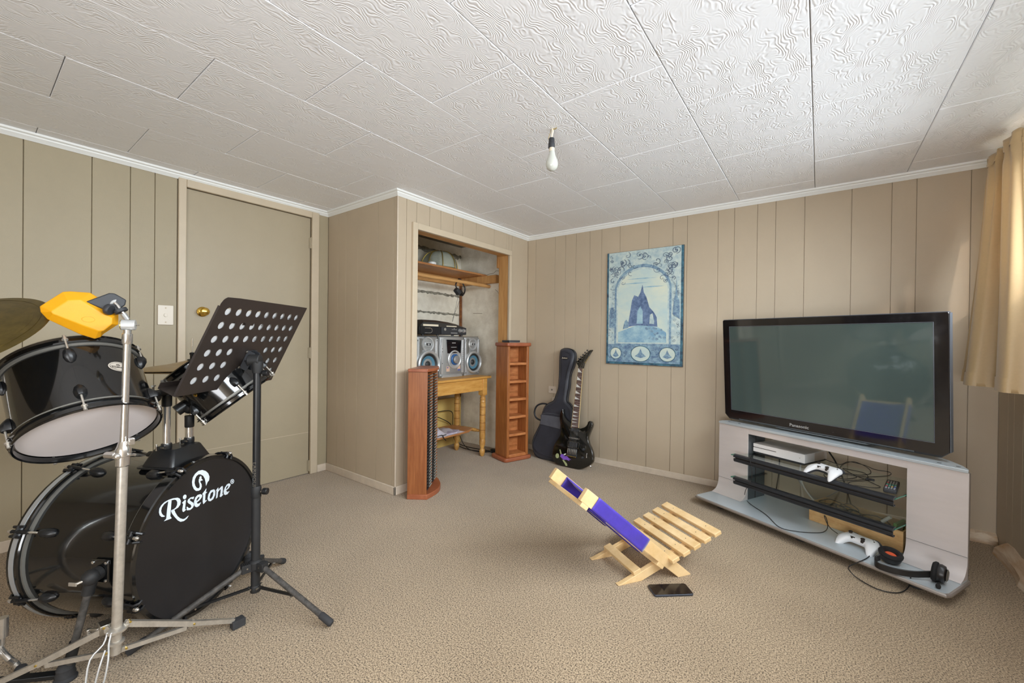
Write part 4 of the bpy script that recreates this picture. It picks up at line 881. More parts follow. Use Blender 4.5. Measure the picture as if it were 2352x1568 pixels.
obj('apron', MB().box(tuple(TT(LX[0]+.028, LY[0]-.012, .592)), tuple(TT(LX[1]-.028, LY[0]+.010, TZ-.020))), 'table_wood', tbl)
obj('lower_shelf', MB().prism([(.165, -.37), (.165, .20), (.12, .29), (-.10, .29), (-.13, .20), (-.13, -.37)], (0, 0, 0), (1, 0, 0), (0, 1, 0), .238, .256), 'shelf_wood', tbl, bevel=.003)
for y in LY:
    p, q = TT(LX[0]+.02, y, .222), TT(LX[1]-.02, y, .222); d = (q-p)
    obj('stretcher', MB().lathe([(.008, 0), (.009, .02), (.014, .035), (.010, .045), (.015, .055), (.018, .14), (.015, .225), (.010, .235), (.014, .245), (.009, .26), (.008, d.length)], tuple(p), tuple(d), 16), 'leg_wood', tbl)
    obj('shelf_rail', MB().box(tuple(TT(-2.62, min(y, 2.72 if y > 2.4 else y), .228)), tuple(TT(-2.50, max(y, 2.10), .239))), 'leg_wood', tbl)
# ---- bundle of papers in clear plastic on the lower shelf
pb = thing('paper_bundle', 'pale booklet in a crumpled clear plastic bag on the table\'s lower shelf', 'papers', V(-2.50, 2.36, .257))
obj('booklet', MB().prism([(-.15, -.17), (.06, -.20), (.085, .13), (.04, .20), (-.16, .12)], (0, 0, 0), (1, 0, 0), (0, 1, 0), 0, .012), 'book_page', pb, bevel=.002)
rg = random.Random(9); pts = {}
def film(u, v):
    x = -.16+.26*u; y = -.22+.43*v; h = .016+.050*math.exp(-((v-.42)/.10)**2)*(1-abs(u-.5)*.9)+.008*math.sin(9*u+5*v)+.004*math.sin(31*v+11*u)
    e = min(u, 1-u, v, 1-v); return V(x, y, max(.002, h*min(1, e*7)))
obj('plastic_film', MB().grid(film, 26, 34), 'plastic_film', pb, smooth=.4)
obj('cable_tie', MB().tube([(.085, -.14, .006), (.10, -.06, .02), (.092, -.03, -.01), (.105, -.02, -.03), (.10, -.05, .01), (.088, .0, .012)], .003, 6, smooth=4), 'cable_black', pb)

# ---- stereo: two speakers and the centre unit
def speaker(name, label, y0, y1, group):
    x = -2.552; w = y1-y0; h = .352
    t = thing(name, label, 'speaker', V(x, y0, TZ), group)
    obj('cabinet', MB().box((-.20, 0, 0), (-.024, w, h)), 'stereo_side', t, bevel=.004)
    prof = [(-.030, .004), (-.006, .010), (0, .020), (0, w-.020), (-.006, w-.010), (-.030, w-.004)]
    mb = MB(); rings = [[V(a, b, 0) for a, b in prof], [V(a, b, h-.030) for a, b in prof], [V(a-.006, b, h-.010) for a, b in prof], [V(a-.030, b, h) for a, b in prof]]
    f = obj('front_panel', mb.loft(rings), 'silver', t, bevel=.002)
    obj('side_inset', MB().box((-.008, w*.16, h*.55), (.0015, w*.30, h*.94)), 'silver_dark', f, bevel=.002)
    obj('edge_strip', MB().box((-.012, .010, .012), (.003, .034, h-.026)), 'silver_light', f, bevel=.003)
    obj('edge_strip', MB().box((-.012, w-.034, .012), (.003, w-.010, h-.026)), 'silver_light', f, bevel=.003)
    for yy in (.022, w-.022):
        for zz in (.024, h-.040): obj('screw_hole', MB().lathe([(.0045, 0), (.0045, .0012)], (.0028, yy, zz), (1, 0, 0), 10), 'cone_dark', f)
    c = (0, w*.52, h*.335); R = w*.47
    wf = obj('woofer_ring', MB().lathe([(R, -.010), (R, .010), (R*.97, .022), (R*.90, .028), (R*.80, .022), (R*.77, .012)], c, (1, 0, 0), 40, False, False), 'silver_light', t)
    obj('woofer_surround', MB().lathe([(R*.78, .012), (R*.70, .016), (R*.60, .008)], c, (1, 0, 0), 40, False, False), 'cone_dark', wf)
    obj('woofer_cone', MB().lathe([(R*.61, .008), (R*.24, -.006)], c, (1, 0, 0), 40, False, False), 'cone_blue', wf)
    obj('dust_cap', MB().lathe([(R*.27, -.005), (R*.22, .004), (R*.10, .010), (.0005, .012)], c, (1, 0, 0), 28, False, False), 'cone_dark', wf)
    c = (0, w*.50, h*.800); R = w*.255
    tw_ = obj('tweeter_ring', MB().lathe([(R, -.005), (R, .006), (R*.92, .012), (R*.78, .010), (R*.74, .004), (R*.70, -.008), (.0005, -.010)], c, (1, 0, 0), 36, False, False), 'silver_light', t)
    obj('tweeter_bar', MB().box((-.006, c[1]-R*.52, c[2]-R*.30), (.010, c[1]+R*.52, c[2]+R*.30)), 'silver_light', tw_, bevel=.003)
    obj('tweeter_slot', MB().box((.009, c[1]-R*.30, c[2]-R*.15), (.0112, c[1]+R*.42, c[2]+R*.15)), 'cone_dark', tw_)
    obj('tweeter_diamond', MB().prism([(-.012, 0), (0, R*.14), (.012, 0), (0, -R*.14)], (.0112, c[1]+R*.06, c[2]), (0, 1, 0), (0, 0, 1), 0, .001), 'silver_light', tw_)
    obj('name_mark', MB().box((0, w*.40, h*.615), (.0012, w*.58, h*.622)), 'ink', f)
    return t
speaker('stereo_speaker', 'silver stereo speaker left of the stereo, partly behind the slotted rack', 2.150, 2.400, 'speakers of the silver stereo')
speaker('stereo_speaker', 'silver stereo speaker with blue cone right of the stereo, fully in view', 2.708, 2.925, 'speakers of the silver stereo')
y0, y1, h = 2.406, 2.704, .352; w = y1-y0
st = thing('stereo_unit', 'silver stereo centre unit with dark display and a round blue-rimmed dial', 'stereo', V(-2.548, y0, TZ))
obj('cabinet', MB().box((-.22, 0, .010), (-.02, w, h)), 'silver_dark', st, bevel=.004)
prof = [(-.024, 0), (-.004, .006), (.004, .030), (.010, .070), (.010, w-.070), (.004, w-.030), (-.004, w-.006), (-.024, w)]
f = obj('front_panel', MB().loft([[V(a, b, .014) for a, b in prof], [V(a, b, h-.026) for a, b in prof], [V(a-.006, b, h-.008) for a, b in prof], [V(a-.024, b, h) for a, b in prof]]), 'silver', st, bevel=.002)
obj('base_foot', MB().box((-.20, .01, 0), (.020, w-.04, .012)).box((.0, .02, .012), (.024, w-.05, .020)), 'silver_light', st, bevel=.003)
dp = obj('display_window', MB().prism([(.080, .205), (.238, .205), (.246, h-.034), (.066, h-.030)], (.010, 0, 0), (0, 1, 0), (0, 0, 1), 0, .004), 'display', st, bevel=.001)
obj('display_text', MB().box((.0142, .13, h-.062), (.0146, .175, h-.056)).box((.0142, .12, h-.098), (.0146, .185, h-.093)), 'silver_light', dp)
obj('side_strip', MB().box((-.002, .012, .03), (.010, .036, h-.03)), 'silver_light', f, bevel=.003)
obj('side_strip', MB().box((-.002, w-.036, .03), (.010, w-.012, h-.03)), 'silver_light', f, bevel=.003)
dc = (.010, .166, .150)
obj('dial_surround', MB().lathe([(.078, 0), (.080, .004), (.072, .008), (.066, .004), (.048, .003), (.046, .0)], dc, (1, 0, 0), 44, False, False), 'silver_light', st)
dl = obj('volume_dial', MB().lathe([(.047, 0), (.047, .012), (.040, .018), (.036, .018)], dc, (1, 0, 0), 40, False, False), 'blue_plastic', st)
obj('dial_cap', MB().lathe([(.036, .012), (.035, .028), (.030, .034), (.0005, .036)], (dc[0], dc[1]+.004, dc[2]), (1, 0, 0), 36, False, False), 'silver', dl)
for k in range(4): obj('key_button', MB().box((.010, .098, .176-k*.017), (.017, .116, .190-k*.017)), 'silver_light', st, bevel=.001)
for k in range(9): obj('side_button', MB().lathe([(.0028, 0), (.0024, .002)], (.0095, w-.026, .10+k*.018), (1, 0, 0), 8), 'ink', st)
for zz in (.10, .20, .225): obj('headphone_jack', MB().lathe([(.004, 0), (.0035, .0015)], (.0095, .024, zz+.02), (1, 0, 0), 10), 'cone_dark', st)
obj('deck_line', MB().box((.0098, .068, .128), (.0108, .24, .1295)).box((.0098, .068, .036), (.0108, .24, .038)), 'silver_dark', st)
obj('peach_sticker', MB().box((.0100, .070, .050), (.0112, .108, .092)), 'sticker_peach', st); obj('peach_sticker', MB().box((.0100, .205, .055), (.0112, .238, .100)), 'sticker_peach', st)
obj('blue_sticker', MB().box((.0112, .206, .052), (.0118, .238, .066)), 'sticker_blue', st); obj('blue_sticker', MB().box((.0112, .076, .078), (.0118, .094, .086)), 'sticker_blue', st)
obj('open_tab', MB().box((.010, .09, .196), (.016, .24, .202)), 'silver_light', st, bevel=.001)

# ---- turntable on top
tt0, tt1, tz = 2.185, 2.724, TZ+.354
tn = thing('record_player', 'black record player with smoked lid resting on top of the stereo', 'record player', V(-2.548, tt0, tz))
w = tt1-tt0
for yy in (.06, .22, .40, .51): obj('foot', MB().cyl((-.03, yy, 0), (-.03, yy, .012), .012, n=14), 'bake', tn)
obj('plinth', MB().box((-.26, 0, .010), (-.002, w, .074)), 'cable_black', tn, bevel=.003)
fp = obj('front_panel', MB().box((-.004, .232, .012), (.010, w-.006, .072)), 'bake', tn, bevel=.002)
obj('speaker_grille', MB().box((-.002, .004, .012), (.006, .228, .072)), 'headset_foam', tn, bevel=.002)
obj('grille_trim', MB().tube([V(.008, a, b) for a, b in [(.05, .060)]+[(.105+.024*math.cos(t), .041+.020*math.sin(t)) for t in [PI/2-PI*i/10 for i in range(11)]]+[(.05, .021)]], .0022, 6), 'chrome', tn)
for yy in (.445, .492): 
    k = obj('control_knob', MB().lathe([(.017, 0), (.017, .008), (.0135, .009), (.0135, .020), (.012, .022), (.0005, .022)], (.010, yy, .046), (1, 0, 0), 24, False, False), 'silver', tn)
obj('power_button', MB().lathe([(.012, 0), (.012, .004), (.0005, .005)], (.010, .270, .054), (1, 0, 0), 18, False, False), 'rib_grey', tn)
obj('panel_print', MB().box((.0100, .35, .053), (.0104, .415, .0555)).box((.0100, .34, .026), (.0104, .42, .0285)).box((.0100, .34, .021), (.0104, .42, .0235)).box((.0100, .377, .060), (.0104, .385, .066)), 'silver_light', tn)
prof = [(.02, .092), (.05, .128), (.20, .128), (.34, .118), (.44, .104), (.505, .084), (w-.008, .076), (w-.008, .074), (.02, .074)]
ld = obj('dust_cover', MB().loft([[V(-.25, a, b) for a, b in prof], [V(-.03, a, b) for a, b in prof], [V(-.006, a, .074+(b-.074)*.66) for a, b in prof]]), 'smoked', tn, bevel=.003)
obj('cover_gap', MB().box((-.005, .04, .076), (.000, .205, .092)), 'ivory', ld)
obj('cover_gap', MB().box((-.005, .30, .078), (.000, .42, .086)), 'ivory', ld)

# ---- fixed shelf, hanging rail and what is on them
sf = thing('cupboard_shelf', 'plain wooden shelf with batten and round hanging rail across the recess', 'shelf', V(XB, 1.82, 1.60))
def SS(x, y, z): return (x-XB, y-1.82, z-1.60)
obj('shelf_board', MB().box(SS(XB+.002, 1.82, 1.652), SS(-2.600, YF-.006, 1.668)), 'shelf_wood', sf, bevel=.001)
obj('side_batten', MB().box(SS(XB+.002, YF-.048, 1.578), SS(-2.452, YF-.006, 1.652)), 'raw_timber', sf, bevel=.002)
obj('back_batten', MB().box(SS(XB+.002, 1.83, 1.578), SS(XB+.024, YF-.048, 1.652)), 'raw_timber_y', sf, bevel=.002)
obj('hanging_rail', MB().cyl(SS(-2.565, 1.82, 1.552), SS(-2.565, YF-.012, 1.552), .0165, n=20), 'raw_timber_y', sf)
ls = thing('glass_lampshade', 'domed leaded-glass lampshade with gold ribs on the cupboard shelf', 'lampshade', V(-2.765, 2.60, 1.669))
NP = 8; R0, R1, HL = .165, .022, .158
def dome(a, t): r = R1+(R0-R1)*math.cos(t*PI/2)**.85*(1) ; return V(r*math.cos(a), r*math.sin(a), .004+HL*math.sin(t*PI/2))
for i in range(NP):
    a0, a1 = 2*PI*i/NP+.2, 2*PI*(i+1)/NP+.2
    mb = MB(); mb.grid(lambda u, v: dome(a0, v)*(1-u)+dome(a1, v)*u, 3, 10)
    p = obj('glass_panel', mb, 'shade_glass', ls); s_ = p.modifiers.new('thickness', 'SOLIDIFY'); s_.thickness = .003
    obj('gold_rib', MB().tube([dome(a0, k/12) for k in range(13)], .0042, 8), 'gold', ls)
    obj('lower_rim', MB().tube([dome(a0, 0), (dome(a0, 0)+dome(a1, 0))*.5+V(0, 0, .0), dome(a1, 0)], .003, 6), 'gold', ls)
    if i % 2 == 0:
        e = MB()
        for k in range(6): 
            v = .10+.07*k; p0 = dome(a0, v)*.8+dome(a1, v)*.2; p1 = dome(a0, v)*.2+dome(a1, v)*.8; n_ = V(p0.x+p1.x, p0.y+p1.y, 0).normalized()*.003
            e.tube([p0+n_, (p0+p1)*.5+n_+V(0, 0, .008), p1+n_], .0008, 4)
        obj('etched_line', e, 'silver_light', p)
obj('top_cap', MB().lathe([(.028, .150), (.028, .156), (.018, .164), (.005, .166)], n=18), 'gold', ls)
wc = thing('smoke_alarm', 'small round white plastic disc with a wire loop, in front of the lampshade', 'alarm', V(-2.635, 2.39, 1.669))
obj('housing', MB().lathe([(.034, 0), (.036, .004), (.036, .016), (.030, .022), (.018, .024)], n=28), 'white_plastic', wc)
obj('wire_loop', MB().tube([(-.022, -.012, .02), (-.024, -.008, .04), (-.018, 0, .050), (-.014, .008, .04), (-.014, .012, .022)], .0016, 6, smooth=4), 'gold', wc)

hp = thing('hanging_headphones', 'black headphones hooked over the wooden rail in the cupboard', 'headphones', V(-2.565, 2.655, 1.552))
band = [V(0, .014, .016), V(-.004, -.004, .0225), V(0, -.022, .013), V(.006, -.052, -.022), V(.008, -.055, -.048), V(.010, -.040, -.078)]
band2 = [V(0, .014, .016), V(0, .030, -.004), V(.006, .050, -.035), V(.008, .060, -.060), V(.010, .050, -.095), V(.010, .030, -.118), V(.010, .018, -.124)]
obj('headband', MB().tube(band, .0065, 10, smooth=4).tube(band2, .0065, 10, smooth=4), 'headset_black', hp)
M = frame((.012, -.040, -.094), (0, .75, -.66), (1, 0, 0))
obj('ear_cup', MB().box((-.030, -.022, -.018), (.028, .022, .018), M), 'bake', hp, bevel=.006, seg=3)
M = frame((.012, -.004, -.098), (0, .75, -.66), (1, 0, 0))
obj('ear_cup', MB().box((-.032, -.024, -.012), (.032, .024, .012), M), 'headset_black', hp, bevel=.006, seg=3)
obj('cord', MB().tube([(.01, -.03, -.118), (.008, -.040, -.18), (.0, -.055, -.26), (-.01, -.062, -.32), (-.02, -.06, -.355)], .0012, 6, smooth=4), 'cable_black', hp)
obj('cord', MB().tube([(.0, .02, -.12), (-.04, .024, -.2), (-.09, .02, -.30), (-.12, .03, -.355)], .0012, 6, smooth=4), 'cable_black', hp)

cbl = thing('power_cables', 'tangle of black power cables running down behind the table to the floor', 'cable', V(-2.80, 2.6, 0))
def cab(name, pts, r, parent, o, m='cable_black', k=6): return obj(name, MB().tube([V(p)-V(o) for p in pts], r, 8, smooth=k), m, parent)
o = (-2.80, 2.6, 0)
cab('cord', [(-2.72, 2.30, .60), (-2.76, 2.38, .52), (-2.80, 2.55, .36), (-2.84, 2.70, .30), (-2.86, 2.85, .22), (-2.86, 2.90, .12), (-2.82, 2.90, .02), (-2.62, 2.86, .010), (-2.46, 2.90, .010), (-2.36, 2.96, .012)], .004, cbl, o)
cab('cord', [(-2.74, 2.42, .60), (-2.80, 2.48, .48), (-2.82, 2.56, .38), (-2.86, 2.86, .34), (-2.875, 2.90, .20), (-2.87, 2.92, .05), (-2.78, 2.94, .008), (-2.60, 2.93, .008), (-2.44, 2.95, .008)], .0035, cbl, o)
cab('cord', [(-2.86, 2.92, .14), (-2.80, 2.92, .10), (-2.70, 2.88, .035), (-2.58, 2.86, .008), (-2.44, 2.90, .008)], .003, cbl, o)
obj('plug', MB().box(tuple(V(-2.42, 2.93, .0)-V(o)), tuple(V(-2.36, 2.97, .035)-V(o))), 'cable_black', cbl, bevel=.005)

# ================================================================ GUITAR CORNER AND POSTER
GP = frame((-1.600, 3.000, .001), (1, 0, 0), (0, .195, .98)) @ Matrix.Scale(.988, 4)
gt = thing('electric_guitar', 'glossy black electric guitar with pointed headstock leaning on the back wall', 'guitar', GP)
body = [(.0224, .3278), (.0530, .3343), (.0775, .3468), (.0940, .3683), (.0986, .3882), (.1103, .3989), (.1273, .3980), (.1388, .3779), (.1379, .3548), (.1253, .3149), (.1149, .2791), (.1136, .2522), (.1276, .2164), (.1506, .1824), (.1692, .1406), (.1747, .1043), (.1665, .0732), (.1367, .0417), (.0973, .0179), (.0562, .0041), (-.0035, .0005), (-.0565, .0005), (-.1111, .0021), (-.1586, .0101), (-.1848, .0329), (-.1990, .0699), (-.2005, .1173), (-.1918, .1586), (-.1693, .2019), (-.1470, .2451), (-.1428, .2855), (-.1533, .3322), (-.1658, .3790), (-.1690, .4192), (-.1592, .4528), (-.1450, .4680), (-.1400, .4400), (-.1257, .4081), (-.0947, .3797), (-.0520, .3600)]
sb = smooth2(body, 3); cxy = (-.02, .16)
def inset(p, d):
    n = len(p); out = []
    for i in range(n):
        a, b, c = V(*p[i-1], 0), V(*p[i], 0), V(*p[(i+1) % n], 0); t = (c-a).normalized(); out.append((b.x-t.y*d, b.y+t.x*d))
    return out
area2 = sum(sb[i][0]*sb[(i+1) % len(sb)][1]-sb[(i+1) % len(sb)][0]*sb[i][1] for i in range(len(sb)))
sg = 1 if area2 > 0 else -1
ibody = inset(sb, sg*.004); ib2 = inset(sb, sg*.0012)
def z3(p, z): return [V(a, b, z) for a, b in p]
obj('body', MB().loft([z3(ibody, -.024), z3(ib2, -.0225), z3(sb, -.020), z3(sb, .012), z3(ib2, .0155), z3(ibody, .017)]), 'guitar_black', gt, smooth=.9)
n0, n1 = (V(-.0393, .8321, 0), V(.0081, .8263, 0)); n3, n2 = (V(-.0455, .3242, 0), V(.0230, .3302, 0))
def NK(s, t, z=.022): p = (n3*(1-s)+n2*s)*(1-t)+(n0*(1-s)+n1*s)*t; return V(p.x, p.y, z)
obj('neck', MB().loft([[NK(0, -.0, .019), NK(0, 1, .019), NK(1, 1, .019), NK(1, 0, .019)], [NK(.04, 0, .010), NK(.04, 1, .006), NK(.96, 1, .006), NK(.96, 0, .010)], [NK(.3, 0, .002), NK(.3, 1, -.004), NK(.7, 1, -.004), NK(.7, 0, .002)]]), 'guitar_black', gt)
fb = obj('fretboard', MB().loft([[NK(0, 0, .0185), NK(0, 1, .0185), NK(1, 1, .0185), NK(1, 0, .0185)], [NK(.03, 0, .0235), NK(.03, 1, .0235), NK(.97, 1, .0235), NK(.97, 0, .0235)]]), 'fretboard', gt)
obj('binding', MB().loft([[NK(.965, 0, .018), NK(.965, 1, .018), NK(1.02, 1, .018), NK(1.02, 0, .018)], [NK(.965, 0, .0240), NK(.965, 1, .0240), NK(1.015, 1, .0238), NK(1.015, 0, .0238)]]).loft([[NK(-.02, 0, .018), NK(-.02, 1, .018), NK(.03, 1, .018), NK(.03, 0, .018)], [NK(-.015, 0, .0238), NK(-.015, 1, .0238), NK(.03, 1, .0240), NK(.03, 0, .0240)]]), 'binding', fb)
Ls = .66
def fr_t(k): return 1-(1-2**(-k/12))*Ls/.5055
frets = [fr_t(k) for k in range(0, 25) if fr_t(k) > .0]
for t in frets[1:]: obj('fret', MB().tube([NK(.03, t, .0242), NK(.97, t, .0242)], .0009, 5), 'silver_light', fb)
for k in (1, 3, 5, 7, 9, 12, 15, 17, 19, 21, 24):
    if k < len(frets):
        ta, tb_ = frets[k-1]-.003, frets[k]+.003
        obj('shark_fin_inlay', MB().add([NK(.06, ta, .0239), NK(.06, tb_, .0239), NK(.86, tb_+.001, .0239)], [(0, 1, 2)]), 'pearl', fb, smooth=0)
head = [(-.0400, .8340), (.0075, .8300), (.0141, .8721), (.0374, .9206), (.0612, .9636), (.0780, .9918), (.0555, .9900), (.0366, .9802), (.0107, .9542), (-.0207, .9239), (-.0471, .8988), (-.0630, .8834), (-.0595, .8662), (-.0461, .8521)]
hs = obj('headstock', MB().prism(head, (0, 0, 0), (1, 0, 0), (0, 1, 0), .002, .016), 'guitar_black', gt, bevel=.0015)
obj('nut', MB().box((-.0405, .829, .014), (.0085, .835, .0255)), 'ink', gt)
tun = [(.0262, .9839), (.0081, .9648), (-.0086, .9456), (-.0268, .9263), (-.0439, .9097), (-.0615, .8835)]
pst = [(.0379, .9683), (.0228, .9493), (.0061, .9314), (-.0108, .9135), (-.0275, .8942), (-.0475, .8774)]
for (a, b), (c, d) in zip(tun, pst):
    k = obj('tuning_peg', MB().cyl((c, d, .016), (c, d, .026), .0038, n=10).tube([V(c, d, .008), V(a, b, .008)], .0022, 6), 'steel', hs)
    dr = (V(a, b, 0)-V(c, d, 0)).normalized(); obj('peg_button', MB().ball((a+dr.x*.004, b+dr.y*.004, .008), .0078, 6, (1, 1, .6)), 'bake', k)
text('headstock_lettering', 'Jackson', .020, 'gold', hs, (.034, .905, .0162), V(.053, .093, 0), V(-.093, .053, 0), shear=.3, sx=1.1)
# bridge and strings
obj('tremolo_bridge', MB().box((-.058, .090, .017), (.034, .118, .024)).box((-.054, .118, .017), (.030, .158, .021)), 'bake', gt, bevel=.002)
for i in range(6):
    x = -.052+.0150*i
    sd_ = obj('bridge_saddle', MB().box((x-.004, .110, .021), (x+.004, .152, .028)), 'steel', gt, bevel=.001)
    obj('fine_tuner', MB().cyl((x, .093, .022), (x, .093, .030), .0042, n=10), 'gold', sd_)
    s_ = .1+.8*i/5; p = NK(s_, 1, .0262); a_, b_ = pst[5-i] if True else (0, 0)
    obj('string', MB().tube([V(x, .132, .029), NK(s_, .0, .0275), p, V(a_, b_, .024)], .0007+.0002*(5-i)/5, 4), 'chrome', gt)
obj('humbucker_ring', MB().prism(rrect(-.064, .166, .040, .211, .006), (0, 0, 0), (1, 0, 0), (0, 1, 0), .017, .0195), 'guitar_black', gt, bevel=.001)
obj('ring_edge', MB().tube([V(a, b, .0196) for a, b in rrect(-.064, .166, .040, .211, .006)], .0009, 5, closed=True), 'steel', gt)
obj('humbucker', MB().box((-.046, .170, .0195), (.028, .206, .024)), 'bake', gt, bevel=.003)
for y, t_ in ((.306, 0), (.241, 1)):
    pk = obj('single_pickup', MB().prism(rrect(-.052, y-.009, .026, y+.009, .009), (0, 0, 0), (1, 0, 0), (0, 1, 0), .017, .0235), 'bake', gt, bevel=.001)
    if t_:
        for i in range(6): obj('pole_piece', MB().cyl((-.046+i*.0135, y, .0235), (-.046+i*.0135, y, .0245), .0028, n=8), 'ivory', pk)
    for a in (-.058, .034): obj('pickup_screw', MB().ring(.0025, .0055, .017, .0195, (a, y, 0), n=12), 'steel', pk)
for x, y in ((.0866, .166), (.086, .100)):
    k = obj('control_knob', MB().lathe([(.0105, 0), (.0100, .010), (.0085, .013), (.0005, .0135)], (x, y, .017), n=20, cap1=False), 'bake', gt); obj('knob_dot', MB().ball((x+.003, y+.004, .0305), .0018, 5), 'chrome', k)
obj('toggle_switch', MB().tube([V(.119, .140, .018), V(.1215, .128, .026), V(.1245, .110, .030)], .0022, 8).ball((.125, .108, .030), .0042, 6), 'chrome', gt)
obj('strap_button', MB().lathe([(.006, 0), (.004, .006), (.006, .012)], (.150, .045, -.002), (.8, -.6, 0), 10), 'chrome', gt)
# worn colourful sticker, abstract shapes only
sk = MB(); sk.prism([(-.118, .092), (-.098, .098), (-.085, .083), (-.060, .090), (-.040, .074), (-.016, .064), (-.040, .062), (-.030, .052), (-.060, .058), (-.085, .052), (-.105, .062), (-.122, .074)], (0, 0, 0), (1, 0, 0), (0, 1, 0), .0168, .0174)
stk = obj('purple_sticker', sk, 'sticker_purple', gt, smooth=0)
obj('green_sticker', MB().prism(ellipse(-.150, .074, .017, .020), (0, 0, 0), (1, 0, 0), (0, 1, 0), .0165, .0172).prism([(-.136, .128), (-.126, .130), (-.110, .096), (-.122, .092)], (0, 0, 0), (1, 0, 0), (0, 1, 0), .0165, .0172).prism([(-.100, .050), (-.084, .052), (-.050, .026), (-.046, .010), (-.062, .008), (-.076, .026)], (0, 0, 0), (1, 0, 0), (0, 1, 0), .0165, .0172), 'sticker_green', stk, smooth=0)
obj('pale_sticker', MB().prism([(-.146, .060), (-.120, .066), (-.112, .050), (-.124, .022), (-.136, .012), (-.140, .022), (-.128, .046)], (0, 0, 0), (1, 0, 0), (0, 1, 0), .0165, .0170).prism([(-.092, .098), (-.072, .108), (-.068, .100), (-.086, .088)], (0, 0, 0), (1, 0, 0), (0, 1, 0), .0165, .0172), 'pearl', stk, smooth=0)

# ---- gig bag behind the guitar
KP = frame((-1.803, 3.065, .001), (1, 0, 0), (0, .15, .98)) @ Matrix.Scale(1.02, 4)
gb = thing('gig_bag', 'dark blue-black padded guitar bag standing upright behind the guitar', 'guitar bag', KP)
bag = [(-.0432, .9387), (-.0171, .9564), (.0200, .9600), (.0625, .9529), (.0931, .9265), (.1003, .8814), (.0928, .8154), (.0726, .7570), (.0659, .6994), (.0675, .6346), (.0592, .5693), (.0589, .5130), (.0869, .4919), (.1235, .4484), (.1459, .3728), (.1698, .2830), (.1933, .1947), (.2105, .1218), (.2007, .0600), (.1364, .0180), (.0493, .0032), (-.0415, .001), (-.1360, .002), (-.1920, .0126), (-.2218, .0477), (-.2416, .1012), (-.2382, .1589), (-.2086, .2288), (-.1828, .2897), (-.1789, .3313), (-.1713, .3817), (-.1504, .4419), (-.1161, .4744), (-.0674, .5041), (-.0499, .5509), (-.0340, .6098), (-.0331, .6758), (-.0351, .7420), (-.0408, .8084), (-.0457, .8837)]
sbg = smooth2(bag, 3); ar = sum(sbg[i][0]*sbg[(i+1) % len(sbg)][1]-sbg[(i+1) % len(sbg)][0]*sbg[i][1] for i in range(len(sbg))); s1 = 1 if ar > 0 else -1
def bagz(p, z0): return [V(a, b, z0+.004*math.sin(23*b+9*a)+.003*math.sin(41*b-17*a)) for a, b in p]
i1, i2, i3 = inset(sbg, s1*.006), inset(sbg, s1*.016), inset(sbg, s1*.026)
rings = [z3(i1, -.030), z3(sbg, -.022), z3(sbg, .006), bagz(i1, .014), bagz(i2, .020), bagz(i3, .022)]
mb = MB().loft(rings, cap=False); nb = len(i3); 
mb.add(z3(i1, -.030), [tuple(range(nb))]); mb.add(bagz(i3, .022), [tuple(range(nb))])
obj('bag_body', mb, 'bag_nylon', gb, smooth=.9)
obj('piping', MB().tube(z3(sbg, .006), .0045, 6, closed=True).tube(z3(sbg, -.022), .0035, 6, closed=True), 'bag_piping', gb)
poc = smooth2([(-.160, .385), (.060, .385), (.075, .30), (.14, .15), (.12, .06), (.0, .035), (-.15, .040), (-.215, .09), (-.205, .17), (-.165, .28)], 4)
obj('front_pocket', MB().loft([z3(poc, .018), bagz(inset(poc, .004*(1 if sum(poc[i][0]*poc[(i+1) % len(poc)][1]-poc[(i+1) % len(poc)][0]*poc[i][1] for i in range(len(poc))) > 0 else -1)), .030)]), 'bag_nylon', gb, smooth=.9)
obj('pocket_panel', MB().prism([(-.163, .375), (.030, .372), (.035, .275), (-.168, .290)], (0, 0, 0), (1, 0, 0), (0, 1, 0), .030, .034), 'bag_nylon_light', gb, bevel=.002)
obj('carry_handle', MB().tube([V(-.130, .468, .012), V(-.175, .466, .022), V(-.222, .440, .028), (-.241, .385, .026), (-.222, .340, .020), (-.180, .322, .012)], .0075, 10, smooth=4), 'bag_piping', gb)
obj('zip_line', MB().tube([V(-.02, .93, .022), V(.05, .915, .022), V(.065, .86, .0225), V(.045, .76, .0225), V(.035, .65, .0225), V(.030, .55, .022)], .0025, 6, smooth=4), 'bag_piping', gb)
lb = obj('logo_patch', MB().prism(ellipse(.012, .874, .036, .015), (0, 0, 0), (1, 0, 0), (0, 1, 0), .022, .026), 'bag_piping', gb)
text('patch_lettering', 'Ashton', .0185, 'ivory', lb, (.012, .875, .0264), (1, 0, 0), (0, 1, 0), shear=.3, sx=1.0)

# ---- poster on board
po = thing('wall_poster', 'pale blue and cream board-mounted art poster with an arch border on the back wall', 'poster', frame((-1.4370, YB-.0005, .852), (1, 0, 0), (0, 0, 1)))
PW, PH = .6145, .921
def flat(name, poly, m, z, par=None, th=.0004): return obj(name, MB().prism(poly, (0, 0, 0), (1, 0, 0), (0, 1, 0), z, z+th), m, par or po, smooth=0)
bd_ = obj('board', MB().box((0, 0, 0), (PW, PH, .012)), 'poster_edge', po)
flat('print_ground', [(.002, .002), (PW-.002, .002), (PW-.002, PH-.002), (.002, PH-.002)], 'poster_pale', .0121)
flat('side_border', [(.002, .002), (.016, .002), (.016, PH-.002), (.002, PH-.002)], 'poster_teal', .0126); flat('side_border', [(PW-.020, .002), (PW-.002, .002), (PW-.002, PH-.002), (PW-.020, PH-.002)], 'poster_teal', .0126)
flat('lower_border', [(.016, .002), (PW-.020, .002), (PW-.020, .020), (.016, .020)], 'poster_teal', .0126)
flat('lower_panel', [(.016, .020), (PW-.020, .020), (PW-.020, .170), (.016, .165)], 'poster_mid', .0126)
